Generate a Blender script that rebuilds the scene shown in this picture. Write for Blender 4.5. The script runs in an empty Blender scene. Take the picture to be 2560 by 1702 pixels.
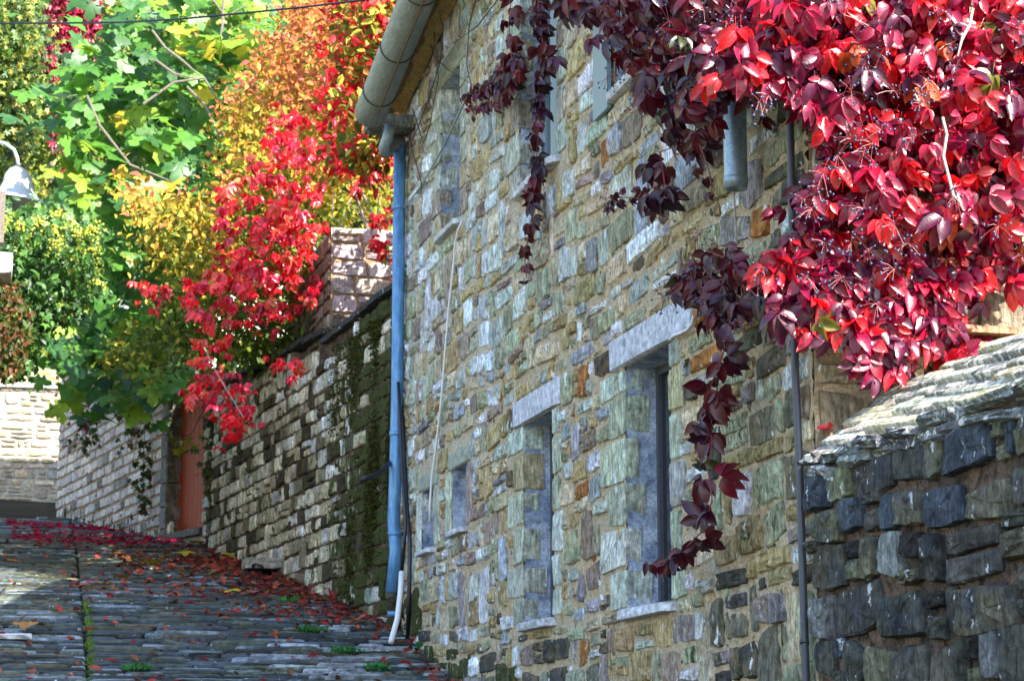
import bpy, math, random
import numpy as np
from mathutils import Vector, Matrix
R = math.radians
S = bpy.context.scene
col = S.collection

# ------------------------------------------------------------------ camera, world, sun, exposure
CAM = Vector((-3.5, 0.0, 0.0)); PITCH, YAW = R(10.65), R(14.05); FPX = 5417.0
cd = bpy.data.cameras.new('camera'); cam = bpy.data.objects.new('camera', cd); col.objects.link(cam)
cam.location = CAM; cam.rotation_euler = (R(90) + PITCH, 0, -YAW)
cd.sensor_width = 36; cd.lens = FPX / 2560 * 36; cd.clip_end = 500; cd.clip_start = 0.1
cd.dof.use_dof = True; cd.dof.focus_distance = 10.5; cd.dof.aperture_fstop = 9.0
S.camera = cam
SUN_AZ, SUN_EL = R(31), R(41.5)          # azimuth measured from -Y towards +X
w = bpy.data.worlds.new('World'); S.world = w; w.use_nodes = True
nt = w.node_tree; bg = nt.nodes['Background']
sky = nt.nodes.new('ShaderNodeTexSky'); sky.sky_type = 'NISHITA'; sky.sun_disc = False
sky.sun_elevation = SUN_EL; sky.sun_rotation = R(180) - SUN_AZ
nt.links.new(sky.outputs[0], bg.inputs[0]); bg.inputs[1].default_value = 0.15
sd = bpy.data.lights.new('sun', 'SUN'); sun = bpy.data.objects.new('sun', sd); col.objects.link(sun)
sd.energy = 5.0; sd.angle = R(0.5); sd.color = (1.0, 0.93, 0.82)
to_sun = Vector((math.sin(SUN_AZ) * math.cos(SUN_EL), -math.cos(SUN_AZ) * math.cos(SUN_EL), math.sin(SUN_EL)))
sun.rotation_euler = to_sun.to_track_quat('Z', 'Y').to_euler()
S.view_settings.view_transform = 'Standard'; S.view_settings.look = 'None'
S.view_settings.gamma = 1; S.view_settings.use_curve_mapping = False
S.view_settings.exposure = 2.05

# ------------------------------------------------------------------ helpers
K = 2560 / 2358.0                       # survey notes were taken at 2358 px width
fw = Vector((math.sin(YAW) * math.cos(PITCH), math.cos(YAW) * math.cos(PITCH), math.sin(PITCH)))
rt = Vector((math.cos(YAW), -math.sin(YAW), 0)); up = rt.cross(fw)
def ray(px, py):
    return (fw + rt * ((px * K - 1280) / FPX) + up * ((851 - py * K) / FPX))
def aty(px, py, y): d = ray(px, py); return CAM + d * ((y - CAM.y) / d.y)
def atx(px, py, x): d = ray(px, py); return CAM + d * ((x - CAM.x) / d.x)
def proj(P):
    P = np.asarray(P, float).reshape(-1, 3) - np.array(CAM)
    f = P @ np.array(fw); return (1280 + P @ np.array(rt) / f * FPX) / K, (851 - P @ np.array(up) / f * FPX) / K, f

def tag(o, label=None, cat=None, group=None, kind=None):
    if label: o['label'] = label
    if cat: o['category'] = cat
    if group: o['group'] = group
    if kind: o['kind'] = kind
    return o
def empty(name, loc, label, cat, group=None):
    o = bpy.data.objects.new(name, None); o.location = loc; o.empty_display_size = .1; col.objects.link(o)
    return tag(o, label, cat, group)
def mesh_np(name, V, loops, totals, cols, mat, smooth=False):
    V = np.asarray(V, np.float32); me = bpy.data.meshes.new(name)
    me.vertices.add(len(V)); me.vertices.foreach_set('co', V.ravel())
    loops = np.asarray(loops, np.int32); totals = np.asarray(totals, np.int32)
    me.loops.add(len(loops)); me.loops.foreach_set('vertex_index', loops)
    me.polygons.add(len(totals)); st = np.concatenate(([0], np.cumsum(totals)[:-1])).astype(np.int32)
    me.polygons.foreach_set('loop_start', st); me.polygons.foreach_set('loop_total', totals)
    me.polygons.foreach_set('use_smooth', np.full(len(totals), smooth))
    if cols is None: cols = np.ones((len(V), 4))
    cols = np.asarray(cols, np.float32)
    if cols.shape[1] == 3: cols = np.hstack([cols, np.zeros((len(cols), 1), np.float32)])
    a = me.color_attributes.new('Col', 'FLOAT_COLOR', 'POINT'); a.data.foreach_set('color', cols.ravel())
    me.update(calc_edges=True); me.materials.append(mat)
    return me
def link(name, me, parent=None, loc=(0, 0, 0)):
    o = bpy.data.objects.new(name, me); o.location = loc; col.objects.link(o)
    if parent is not None: o.parent = parent
    return o
class G:
    """collects geometry; build() links it as ONE mesh object"""
    def __init__(s): s.V = []; s.L = []; s.T = []; s.C = []; s.n = 0
    def add(s, V, faces=None, loops=None, totals=None, c=(1, 1, 1, 0)):
        V = np.asarray(V, float).reshape(-1, 3)
        if faces is not None:
            loops = np.array([i for f in faces for i in f]); totals = np.array([len(f) for f in faces])
        c = np.asarray(c, float)
        if c.ndim == 1: c = np.tile(np.append(c, 0)[:4] if len(c) == 3 else c, (len(V), 1))
        elif c.shape[1] == 3: c = np.hstack([c, np.zeros((len(c), 1))])
        s.V.append(V); s.L.append(np.asarray(loops) + s.n); s.T.append(np.asarray(totals)); s.C.append(c); s.n += len(V)
    def box(s, a, b, c=(1, 1, 1, 0), M=None):
        (x0, y0, z0), (x1, y1, z1) = a, b
        V = [(x, y, z) for x in (x0, x1) for y in (y0, y1) for z in (z0, z1)]
        if M: V = [tuple(M @ Vector(v)) for v in V]
        s.add(V, [(0, 1, 3, 2), (4, 6, 7, 5), (0, 4, 5, 1), (2, 3, 7, 6), (0, 2, 6, 4), (1, 5, 7, 3)], c=c)
    def tube(s, pts, r, n=8, c=(1, 1, 1, 0), cap=True):
        pts = [Vector(p) for p in pts]; rr = r if hasattr(r, '__len__') else [r] * len(pts)
        V = []; prev = None
        for i, p in enumerate(pts):
            t = (pts[min(i + 1, len(pts) - 1)] - pts[max(i - 1, 0)]).normalized()
            if prev is None: prev = t.orthogonal().normalized()
            u = (prev - t * prev.dot(t)).normalized(); prev = u; v = t.cross(u)
            for k in range(n):
                a = 2 * math.pi * k / n; V.append(p + (u * math.cos(a) + v * math.sin(a)) * rr[i])
        F = [(i * n + k, i * n + (k + 1) % n, (i + 1) * n + (k + 1) % n, (i + 1) * n + k) for i in range(len(pts) - 1) for k in range(n)]
        if cap: F += [tuple(range(n))[::-1], tuple((len(pts) - 1) * n + k for k in range(n))]
        s.add([tuple(v) for v in V], F, c=c)
    def build(s, name, mat, parent=None, origin=None, smooth=False):
        V = np.vstack(s.V); L = np.concatenate(s.L); T = np.concatenate(s.T); C = np.vstack(s.C)
        o0 = np.array(origin if origin is not None else (V.min(0) + V.max(0)) / 2)
        me = mesh_np(name, V - o0, L, T, C, mat, smooth)
        pl = np.array(parent_world(parent)) if parent is not None else 0
        return link(name, me, parent, tuple(o0 - pl))
def parent_world(p):
    v = Vector(p.location)
    while p.parent is not None: p = p.parent; v = v + Vector(p.location)
    return v
def interp(x, xs, ys): return float(np.interp(x, xs, ys))
GY = [-2, 8, 12, 14, 15.94, 17.55, 18.1, 20.4, 23.4, 26.1, 34, 45, 60, 90]
GZ = [-1.9, -.85, -.15, .2, .54, .94, 1.07, 1.43, 1.94, 2.38, 3.51, 4.97, 5.8, 6.5]
def ground(y, x=-1.5): return interp(y, GY, GZ) + .02 * math.sin(y * 1.3 + x * 2)

# ------------------------------------------------------------------ materials
class N:
    def __init__(s, name):
        s.m = bpy.data.materials.new(name); s.m.use_nodes = True; s.t = s.m.node_tree; s.p = s.t.nodes['Principled BSDF']
        s.out = s.t.nodes['Material Output']
        s.geo = s.t.nodes.new('ShaderNodeNewGeometry')
    def new(s, kind, **kw):
        n = s.t.nodes.new(kind)
        for k, v in kw.items(): setattr(n, k, v)
        return n
    def lk(s, a, b): s.t.links.new(a, b)
    def noise(s, scale, detail=5, rough=.6, stretch=(1, 1, 1), off=0):
        mp = s.new('ShaderNodeMapping'); mp.inputs['Scale'].default_value = stretch; mp.inputs['Location'].default_value = (off, off * .7, off * 1.3)
        s.lk(s.geo.outputs['Position'], mp.inputs['Vector'])
        n = s.new('ShaderNodeTexNoise'); n.inputs['Scale'].default_value = scale; n.inputs['Detail'].default_value = detail; n.inputs['Roughness'].default_value = rough
        s.lk(mp.outputs[0], n.inputs['Vector']); return n.outputs['Fac']
    def ramp(s, fac, a, b, lo=0, hi=1):
        n = s.new('ShaderNodeMapRange'); n.inputs[1].default_value = a; n.inputs[2].default_value = b; n.inputs[3].default_value = lo; n.inputs[4].default_value = hi
        s.lk(fac, n.inputs[0]); return n.outputs[0]
    def mix(s, fac, a, b, mode='MIX'):
        n = s.new('ShaderNodeMix', data_type='RGBA', blend_type=mode)
        for sock, v in ((n.inputs[0], fac), (n.inputs[6], a), (n.inputs[7], b)):
            if isinstance(v, (int, float)): sock.default_value = v
            elif isinstance(v, tuple): sock.default_value = v if len(v) == 4 else v + (1,)
            else: s.lk(v, sock)
        return n.outputs[2]
    def math(s, op, a, b):
        n = s.new('ShaderNodeMath', operation=op)
        for sock, v in ((n.inputs[0], a), (n.inputs[1], b)):
            if isinstance(v, (int, float)): sock.default_value = v
            else: s.lk(v, sock)
        return n.outputs[0]
    def val(s, v):
        c = s.new('ShaderNodeCombineColor')
        for i in range(3): s.lk(v, c.inputs[i])
        return c.outputs[0]
    def bump(s, h, strength, dist=.01, prev=None):
        n = s.new('ShaderNodeBump'); n.inputs['Strength'].default_value = strength; n.inputs['Distance'].default_value = dist
        s.lk(h, n.inputs['Height'])
        if prev is not None: s.lk(prev, n.inputs['Normal'])
        return n.outputs[0]
    def col(s):
        a = s.new('ShaderNodeAttribute'); a.attribute_name = 'Col'; return a.outputs['Color'], a.outputs['Alpha']

def stone_mat(name, streak=.6, lichen=.66, lcol=(.62, .62, .60), stain=.5, bump=.6, stretch=(1, 1, .16), moss=(.028, .032, .010), tint2=(.30, .2, .09), rough=.85, lsc=16, t2=.3):
    n = N(name); c, al = n.col()
    k = n.val(n.ramp(n.noise(22, 8, .75), .33, .67, .38, 1.5)); c1 = n.mix(1.0, c, k, 'MULTIPLY')
    c1 = n.mix(n.ramp(n.noise(6, 3, .5, off=3), .5, .72, 0, t2), c1, tint2)
    st = n.noise(55, 4, .65, stretch, 5)
    c1 = n.mix(streak, c1, n.val(n.ramp(st, .36, .60, .22, 1.35)), 'MULTIPLY')
    c1 = n.mix(stain, c1, n.val(n.ramp(n.noise(4.5, 4, .65, off=9), .36, .56, .3, 1.1)), 'MULTIPLY')
    lm = n.ramp(n.noise(lsc, 5, .62, (1, 1, .6), 13), lichen, lichen + .03); c1 = n.mix(lm, c1, lcol)
    mn = n.ramp(n.math('SUBTRACT', n.noise(11, 5, .7, (1, 1, .5), 17), n.math('MULTIPLY', n.math('SUBTRACT', 1.0, al), .72)), -.02, .05)
    mm = n.math('MULTIPLY', mn, n.ramp(al, .0, .05))
    mcol = n.mix(n.ramp(n.noise(70, 3, .6), .4, .6), moss, tuple(v * 2.6 for v in moss))
    c1 = n.mix(mm, c1, mcol)
    n.lk(c1, n.p.inputs['Base Color']); n.p.inputs['Roughness'].default_value = rough; n.p.inputs['Specular IOR Level'].default_value = .12 if rough > .6 else .3
    b = n.bump(st, bump * .5, .012); b = n.bump(n.noise(45, 8, .75), bump, .02, b)
    n.lk(b, n.p.inputs['Normal']); return n.m
def mortar_mat(name, c1, c2, dark=.4, bump=.9, rough=.95):
    n = N(name); c, al = n.col()
    k = n.mix(n.ramp(n.noise(5, 4, .6), .4, .6), c1, c2)
    k = n.mix(1.0, k, c, 'MULTIPLY')
    k = n.mix(1.0, k, n.val(n.ramp(n.noise(60, 8, .75, off=2), .3, .6, .4, 1.2)), 'MULTIPLY')
    k = n.mix(dark, k, n.val(n.ramp(n.noise(14, 6, .7, off=7), .38, .5, .15, 1.1)), 'MULTIPLY')
    n.lk(k, n.p.inputs['Base Color']); n.p.inputs['Roughness'].default_value = rough; n.p.inputs['Specular IOR Level'].default_value = .08
    n.lk(n.bump(n.noise(70, 8, .8, off=4), bump, .03, n.bump(n.noise(18, 6, .7, off=6), bump, .05)), n.p.inputs['Normal']); return n.m
def plain(name, c, rough=.6, metal=0, bump=.15, var=.25, sc=20, stretch=(1, 1, 1), c2=None, spec=None):
    n = N(name); k = n.noise(sc, 6, .65, stretch)
    if c2: cc = n.mix(n.ramp(k, .4, .62), c, c2)
    else: cc = c + (1,)
    cc = n.mix(1.0, cc, n.val(n.ramp(n.noise(sc * 2.3, 5, .6, stretch, 3), .3, .7, 1 - var, 1 + var)), 'MULTIPLY')
    n.lk(cc, n.p.inputs['Base Color']); n.p.inputs['Roughness'].default_value = rough; n.p.inputs['Metallic'].default_value = metal
    n.lk(n.bump(n.noise(sc * 4, 6, .7, stretch), bump, .01), n.p.inputs['Normal']); return n.m
def leaf_mat(name, rough=.42, trans=.3, spec=.5, glow=1.8, var=.35, sc=30):
    n = N(name); c, al = n.col()
    cc = n.mix(1.0, c, n.val(n.ramp(n.noise(sc, 4, .6), .3, .7, 1 - var, 1 + var)), 'MULTIPLY')
    n.lk(cc, n.p.inputs['Base Color']); n.p.inputs['Roughness'].default_value = rough
    n.p.inputs['Specular IOR Level'].default_value = spec
    n.lk(n.bump(n.noise(sc * 4, 3, .5), .25, .006), n.p.inputs['Normal'])
    tr = n.new('ShaderNodeBsdfTranslucent'); n.lk(n.mix(1.0, cc, (glow, glow, glow * .7), 'MULTIPLY'), tr.inputs['Color'])
    mx = n.new('ShaderNodeMixShader'); mx.inputs[0].default_value = trans
    n.lk(n.p.outputs[0], mx.inputs[1]); n.lk(tr.outputs[0], mx.inputs[2]); n.lk(mx.outputs[0], n.out.inputs['Surface']); return n.m

M_stone = stone_mat('house stone', streak=.65, stain=.4, lichen=.64, lcol=(.72, .75, .78), lsc=12, tint2=(.33, .22, .09), t2=.45)
M_dark = stone_mat('weathered dark stone', streak=.55, stain=.6, lichen=.635, lcol=(.62, .66, .70), lsc=17, bump=.8, tint2=(.06, .075, .10), t2=.7)
M_wall2 = stone_mat('coursed wall stone', streak=.5, stain=.6, lichen=.7, tint2=(.16, .13, .05), t2=.7)
M_pale = stone_mat('pinkish wall stone', streak=.3, stain=.25, lichen=.74, tint2=(.5, .4, .34), t2=.4, bump=.5)
M_slate = stone_mat('slate paving', streak=.5, stain=.6, lichen=.66, lcol=(.5, .58, .66), stretch=(.3, 1, 1), tint2=(.05, .06, .05), t2=.6, rough=.55, bump=.7)
M_cope = stone_mat('lichen coping', streak=.6, stain=.35, lichen=.55, lcol=(.66, .65, .58), lsc=26, bump=.55, stretch=(.25, 1, 1), tint2=(.3, .27, .18), t2=.6)
M_mortar = mortar_mat('sandy lime mortar', (.95, .70, .42), (.90, .74, .54), dark=.3)
M_mortar_d = mortar_mat('dark earthy mortar', (.34, .22, .15), (.16, .12, .10), dark=.8)
M_mortar_o = mortar_mat('orange mortar', (.52, .34, .20), (.46, .33, .22), dark=.15)
M_mortar_w = mortar_mat('white mortar', (.6, .55, .46), (.5, .45, .38), dark=.15)
M_render = mortar_mat('grey sky-tinted cement render', (.55, .60, .70), (.24, .30, .42), dark=.5, bump=.35)  # grey cement, with blue sky light mixed into its colours
M_lintel = stone_mat('dressed lintel', streak=.2, stain=.15, lichen=.76, tint2=(.42, .41, .4), bump=.35, stretch=(1, 1, 1))
M_zinc = plain('galvanised steel', (.22, .30, .38), .42, .55, .08, .2, 30, c2=(.30, .38, .46))
M_gutter = plain('painted gutter', (.20, .23, .21), .6, .1, .15, .25, 8, (4, .5, 4), c2=(.27, .29, .26))
M_blue = plain('painted blue pipe', (.08, .23, .46), .4, .15, .12, .3, 9, (2, 2, .5), c2=(.15, .32, .54))
M_black = plain('black plastic', (.012, .014, .022), .35, 0, .05, .2)
M_white = plain('white plastic', (.75, .76, .78), .4, 0, .05, .08)
M_grey = plain('grey cable sheath', (.24, .27, .25), .5)
M_frame = plain('blue grey painted wood', (.20, .28, .33), .5, 0, .2, .15, 12, (6, 6, .6))
M_door = plain('varnished orange wood', (.36, .055, .010), .65, 0, .3, .35, 12, (7, 7, .5))
M_wood = plain('old eaves board', (.26, .17, .075), .8, 0, .5, .5, 10, (6, .7, 6), c2=(.16, .11, .06))
M_bark = plain('bark', (.14, .12, .10), .9, 0, .6, .4, 25)
M_bark2 = plain('pale stem', (.34, .28, .25), .8, 0, .4, .3, 30)
M_stem = plain('red vine stem', (.20, .03, .03), .5, 0, .1, .3)
M_stemg = plain('brown vine stem', (.07, .045, .035), .8, 0, .2, .3)
M_berry = plain('blue berry', (.035, .06, .13), .35, 0, 0, .25)
M_glass = plain('dark glass', (.02, .025, .03), .06, 0, 0, .1)
M_metal = plain('lamp enamel', (.34, .38, .44), .35, .1, .03, .08)
M_soil = plain('soil', (.10, .08, .045), .95, 0, .6, .4, 9, c2=(.05, .07, .02))
M_grass = plain('grassy slope', (.10, .15, .03), .95, 0, .6, .5, 5, c2=(.30, .26, .17))
M_red = leaf_mat('creeper leaf', .36, .2, .55, 1.6, .45, 22)
M_leaf = leaf_mat('green leaf', .42, .28, .3, 2.0, .3, 8)
M_small = leaf_mat('small leaf', .5, .28, .15, 2.0, .25, 6)
M_litter = leaf_mat('fallen leaf', .6, .1, .12, 1.5, .4, 30)
M_moss = plain('moss', (.055, .065, .012), .95, 0, .8, .5, 60, c2=(.02, .025, .01))

# glass for lamp
gm = N('clear glass'); gm.p.inputs['Transmission Weight'].default_value = 1; gm.p.inputs['Roughness'].default_value = .03; gm.p.inputs['Base Color'].default_value = (.75, .92, .92, 1); M_clear = gm.m

# ------------------------------------------------------------------ stones
TOPO = {}
def topo(n, rings):
    if (n, rings) not in TOPO:
        L = []; T = []
        for r in range(rings - 1):
            for k in range(n):
                a, b = r * n + k, r * n + (k + 1) % n; L += [a, b, b + n, a + n]; T.append(4)
        o = (rings - 1) * n
        for k in range(n): L += [o + k, o + (k + 1) % n, rings * n]; T.append(3)
        TOPO[(n, rings)] = (np.array(L), np.array(T))
    return TOPO[(n, rings)]
class Frame:
    def __init__(s, O, U, W, Nn): s.O, s.U, s.W, s.N = [np.array(v, float) for v in (O, U, W, Nn)]
    def p(s, u, v, d): return s.O + np.outer(u, s.U) + np.outer(v, s.W) + np.outer(d, s.N)
rng = np.random.default_rng(7)
def stone(fr, u, v, wd, h, proud, color, rot=0, n=12, sq=5.0, jit=.05, back=.03, moss=0., rough=1., inner=True):
    th = (np.arange(n) + .5) * 2 * np.pi / n + rng.normal(0, .05, n)
    cx = np.sign(np.cos(th)) * np.abs(np.cos(th)) ** (2 / sq); sy = np.sign(np.sin(th)) * np.abs(np.sin(th)) ** (2 / sq)
    mn = min(wd, h)
    if sq >= 3.9 and jit > .02:      # broken, angular outline: four displaced corners joined by uneven edges
        q = max(2, n // 4); cr = np.array([(1, -1), (1, 1), (-1, 1), (-1, -1)], float) * (wd / 2, h / 2)
        cut = np.abs(rng.normal(0, .09 * mn, (4, 2))); cr = cr - np.sign(cr) * cut
        bx = []; by = []
        for k in range(4):
            a, b = cr[k], cr[(k + 1) % 4]
            for m in range(q):
                t = m / q + (rng.uniform(-.12, .12) if m else 0); p_ = a + (b - a) * t; nr = np.array([p_[0] / wd, p_[1] / h]); nr = nr / (np.linalg.norm(nr) + 1e-9)
                p_ = p_ + nr * (rng.normal(.012, .028) * mn + (.03 * mn if m else -.02 * mn)); bx.append(p_[0]); by.append(p_[1])
        bx = np.array(bx); by = np.array(by); n = len(bx)
    else:
        bx = cx * wd / 2 + rng.normal(0, jit * mn, n); by = sy * h / 2 + rng.normal(0, jit * mn, n)
    shear = rng.normal(0, .05); bx = bx + by * shear; by = by * (1 + .10 * rng.normal() * bx / (wd / 2 + .01) * .5)
    bev = min(.007, .08 * mn)
    s1 = 1 - bev / mn * .6; s2 = 1 - 2.2 * bev / mn
    rings = [(bx, by, np.full(n, -back)), (bx * s1, by * s1, proud * (.55 + rng.uniform(-.15, .15, n))),
             (bx * s2 + rng.normal(0, .02 * mn, n), by * s2 + rng.normal(0, .02 * mn, n), proud * (1 + rough * rng.uniform(-.25, .2, n)))]
    if inner: rings.append((bx * .5, by * .5, proud * (1.05 + rough * rng.uniform(-.25, .35, n))))
    tilt = rng.normal(0, .05, 2) * proud * 4
    X = np.concatenate([r[0] for r in rings] + [[0]]); Y = np.concatenate([r[1] for r in rings] + [[0]])
    D = np.concatenate([r[2] for r in rings] + [[proud * (1.1 + .2 * rng.normal() * rough)]])
    D = D + (D > 0) * (tilt[0] * X / (wd / 2) + tilt[1] * Y / (h / 2)) * .3
    c, s_ = math.cos(rot), math.sin(rot)
    P = fr.p(u + X * c - Y * s_, v + X * s_ + Y * c, D)
    L, T = topo(n, len(rings))
    colr = np.tile(np.append(color, moss), (len(P), 1))
    cen = fr.p(np.array([u]), np.array([v]), np.array([0.]))[0]
    vd = cen - np.array(CAM); dist = np.linalg.norm(vd); px, py, f = proj(cen)
    infr = (-20 < px[0] < 2380) and (-20 < py[0] < 1590)
    area = wd * h * abs(vd @ fr.N) / dist ** 3 * (1 if infr else .01)
    return dict(P=P, L=L, T=T, C=colr, a=area, cen=cen)
def emit(stones, root, mat, name='stone', bulk='small_stones', limit=295):
    stones.sort(key=lambda s: -s['a'])
    rl = np.array(parent_world(root)) if root is not None else np.zeros(3)
    for s in stones[:limit]:
        me = mesh_np(name, s['P'] - s['cen'], s['L'], s['T'], s['C'], s.get('mat') or mat)
        link(name, me, root, tuple(s['cen'] - rl))
    rest = stones[limit:]
    if rest:
        g = G()
        for s in rest: g.add(s['P'], loops=s['L'], totals=s['T'], c=s['C'])
        o = g.build(bulk, mat, root); o['kind'] = 'stuff'
def layout(u0, u1, v0, v1, hs, ws, openings=(), tall=.12, small=.12, splitv=.1, rr=None, wsf=None):
    """irregular courses: returns cells (uc, vc, w, h); openings are (u0,u1,v0,v1)"""
    rr = rr or random.Random(3); cells = []; v = v0; prev = []; nxt_h = rr.uniform(*hs)
    while v < v1:
        h = nxt_h; nxt_h = rr.uniform(*hs); va, vb = v, v + h
        blocked = list(prev); prev = []
        trims = []
        for (a, b, c, d) in openings:
            ov = min(vb, d) - max(va, c)
            if ov > .3 * h: blocked.append((a, b))
            elif ov > 0: trims.append((a, b, 'lo' if c > va else 'hi', c, d))
        blocked.sort(); free = []; p = u0
        for a, b in blocked:
            if a > p + .02: free.append((p, a))
            p = max(p, b)
        if p < u1: free.append((p, u1))
        for a, b in free:
            u = a
            while u < b - .03:
                wd = rr.uniform(*ws) * (1.25 if rr.random() < .2 else 1) * (wsf(u, v) if wsf else 1)
                if b - (u + wd) < ws[0] * .6: wd = b - u
                if wd > ws[1] * 1.5: wd *= .5
                ca, cb = va, vb
                for (ta, tb, wh, c, d) in trims:
                    if u < tb and u + wd > ta:
                        if wh == 'lo': cb = min(cb, c)
                        else: ca = max(ca, d)
                q = rr.random()
                if cb - ca > .05:
                    if q < tall and cb == vb and not trims and wd < ws[1] * .8:
                        ok = all(not (u < ob and u + wd > oa and vb < od and vb + nxt_h > oc) for oa, ob, oc, od in openings)
                        if ok: cb = vb + nxt_h; prev.append((u, u + wd))
                    if tall <= q < tall + small and wd > .14:
                        f = rr.uniform(.35, .65)
                        cells.append((u + wd * f / 2, (ca + cb) / 2, wd * f, cb - ca)); m = ca + (cb - ca) * rr.uniform(.4, .6)
                        cells.append((u + wd * (1 + f) / 2, (ca + m) / 2, wd * (1 - f), m - ca)); cells.append((u + wd * (1 + f) / 2, (m + cb) / 2, wd * (1 - f), cb - m))
                    elif tall + small <= q < tall + small + splitv and cb - ca > .13:
                        m = ca + (cb - ca) * rr.uniform(.4, .6)
                        cells.append((u + wd / 2, (ca + m) / 2, wd, m - ca)); cells.append((u + wd / 2, (m + cb) / 2, wd, cb - m))
                    else: cells.append((u + wd / 2, (ca + cb) / 2, wd, cb - ca))
                u += wd
        v += h
    return cells
def pick(pal, rr):
    t = rr.random() * sum(p[0] for p in pal)
    for p in pal:
        t -= p[0]
        if t <= 0: break
    k = rr.uniform(.8, 1.2); return np.array(p[1]) * k * np.array([rr.uniform(.95, 1.05) for _ in range(3)])
def wall_grid(fr, us, vs, hole, amp, name, mat, parent, depth=-.0, color=None, kind=None, ground_cut=None):
    """rough backing of mortar with the openings left out"""
    nu, nv = len(us), len(vs); U, Vv = np.meshgrid(us, vs, indexing='ij'); D = rng.normal(0, amp, U.shape) + depth
    P = fr.p(U.ravel(), Vv.ravel(), D.ravel()); F = []
    for i in range(nu - 1):
        for j in range(nv - 1):
            uc, vc = (us[i] + us[i + 1]) / 2, (vs[j] + vs[j + 1]) / 2
            if hole(uc, vc): continue
            a = i * nv + j; F.append((a, a + nv, a + nv + 1, a + 1))
    g = G(); C = color(U.ravel(), Vv.ravel()) if color else (1, 1, 1, 0)
    g.add(P, F, c=C); return g.build(name, mat, parent, smooth=True)
def gridcoords(a, b, step, extra):
    xs = list(np.arange(a, b, step)) + [b]
    for e in extra: xs = [x for x in xs if abs(x - e) > step * .4] + [e]
    return sorted(xs)

# ------------------------------------------------------------------ ground
def strip(name, x0, x1, ys, zf, mat, nx=8, kind='structure'):
    g = G(); xs = np.linspace(x0, x1, nx); V = []; F = []
    for y in ys:
        for x in xs: V.append((x, y, zf(y, x)))
    for i in range(len(ys) - 1):
        for j in range(nx - 1):
            a = i * nx + j; F.append((a, a + 1, a + nx + 1, a + nx))
    g.add(V, F); o = g.build(name, mat, None, smooth=True); o['kind'] = kind; return o
M_bed = mortar_mat('dark earth between the setts', (.025, .022, .018), (.02, .02, .014), dark=.5)
ys = np.concatenate([np.arange(-2, 46, .5), np.arange(46, 200, 6)])
street = strip('street', -3.75, .9, ys, lambda y, x: ground(y, x) - .025, M_bed, 12)

def terr(y, x):
    g0 = ground(y, x) - .35
    if x > .9 or y > 52: return g0
    return g0
land = strip('ground', -150, 150, np.concatenate([np.arange(-100, 60, 5), np.arange(60, 320, 20)]), lambda y, x: ground(min(y, 90), x) - .4, M_soil, 30)

# paving: irregular slates laid across the street
fr_flat = None
rr = random.Random(11); pav = []
y = 10.6
while y < 33:
    d = rr.uniform(.04, .105) * (1 if y < 22 else 1.5); x = -3.7 + rr.uniform(-.2, 0)
    xr = .05 if y < 17.6 else -.0875 * (y - 17.26) + .05
    groove = -2.62 + (y - 15.8) * .035
    while x < xr:
        wd = rr.uniform(.18, .62)
        if x < groove - .03 < x + wd: wd = groove - .03 - x if groove - .03 - x > .06 else wd
        xc = x + wd / 2; yy = y + d / 2 + .05 * math.sin(xc * 1.7 + y * .6)
        if not (abs(xc - groove) < .035):
            z = ground(yy, xc); sl = (ground(yy + .1, xc) - ground(yy - .1, xc)) / .2
            W_ = np.array([0, 1, sl]) / math.hypot(1, sl)
            fr = Frame((0, 0, 0), (1, 0, 0), W_, (0, -sl / math.hypot(1, sl), 1 / math.hypot(1, sl)))
            fr.O = np.array([xc, yy, z - .02])
            c = pick([(4, (.075, .10, .115)), (3, (.035, .042, .045)), (2, (.13, .16, .13)), (1, (.13, .11, .07)), (1.1, (.26, .32, .38))], rr)
            ms = .3 if rr.random() < .12 else 0
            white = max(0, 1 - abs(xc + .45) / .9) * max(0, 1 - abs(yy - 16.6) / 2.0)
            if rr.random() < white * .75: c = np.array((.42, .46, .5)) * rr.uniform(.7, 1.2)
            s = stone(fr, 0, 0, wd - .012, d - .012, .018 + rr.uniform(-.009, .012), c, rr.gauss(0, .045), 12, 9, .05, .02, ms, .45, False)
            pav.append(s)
        x += wd
    y += d
emit(pav, street, M_slate, 'paving_slate', 'small_paving_slates')

# ------------------------------------------------------------------ stone house
HY0, HY1 = 8.62, 17.75
def eave(y): return 5.42 + .16 * (17.75 - y)
house = empty('stone_house', (2.5, 13.2, ground(13.2)), 'tall rubble stone house with small windows and red creeper on its upper corner', 'house')
FA = Frame((0, 0, 0), (0, 1, 0), (0, 0, 1), (-1, 0, 0))
WIN = [(10.56, 11.37, .74, 2.08), (12.89, 13.64, .79, 2.08), (15.30, 15.81, 1.58, 2.05), (16.43, 16.9, 1.53, 2.01),
       (15.55, 16.26, 3.94, 5.17), (12.75, 13.74, 3.67, 5.3), (10.83, 11.5, 3.70, 5.1)]
LINT = [(10.18, 11.64, 2.08, 2.27), (12.69, 13.88, 2.08, 2.26), (15.15, 15.95, 2.05, 2.19), (16.3, 17.05, 2.01, 2.14), (15.4, 16.42, 5.17, 5.38)]
SILL = [(10.5, 11.43, .68, .74), (12.84, 13.68, .735, .79), (15.25, 15.85, 1.54, 1.58), (16.39, 16.94, 1.49, 1.53), (15.5, 16.3, 3.89, 3.94), (12.68, 13.8, 3.62, 3.67), (10.76, 11.56, 3.64, 3.70)]
def inhole(u, v): return any(a < u < b and c < v < d for a, b, c, d in WIN)
us = gridcoords(HY0, HY1, .035, [e for o_ in WIN for e in o_[:2]]); vs = gridcoords(-.2, 7.2, .035, [e for o_ in WIN for e in o_[2:]])
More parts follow.
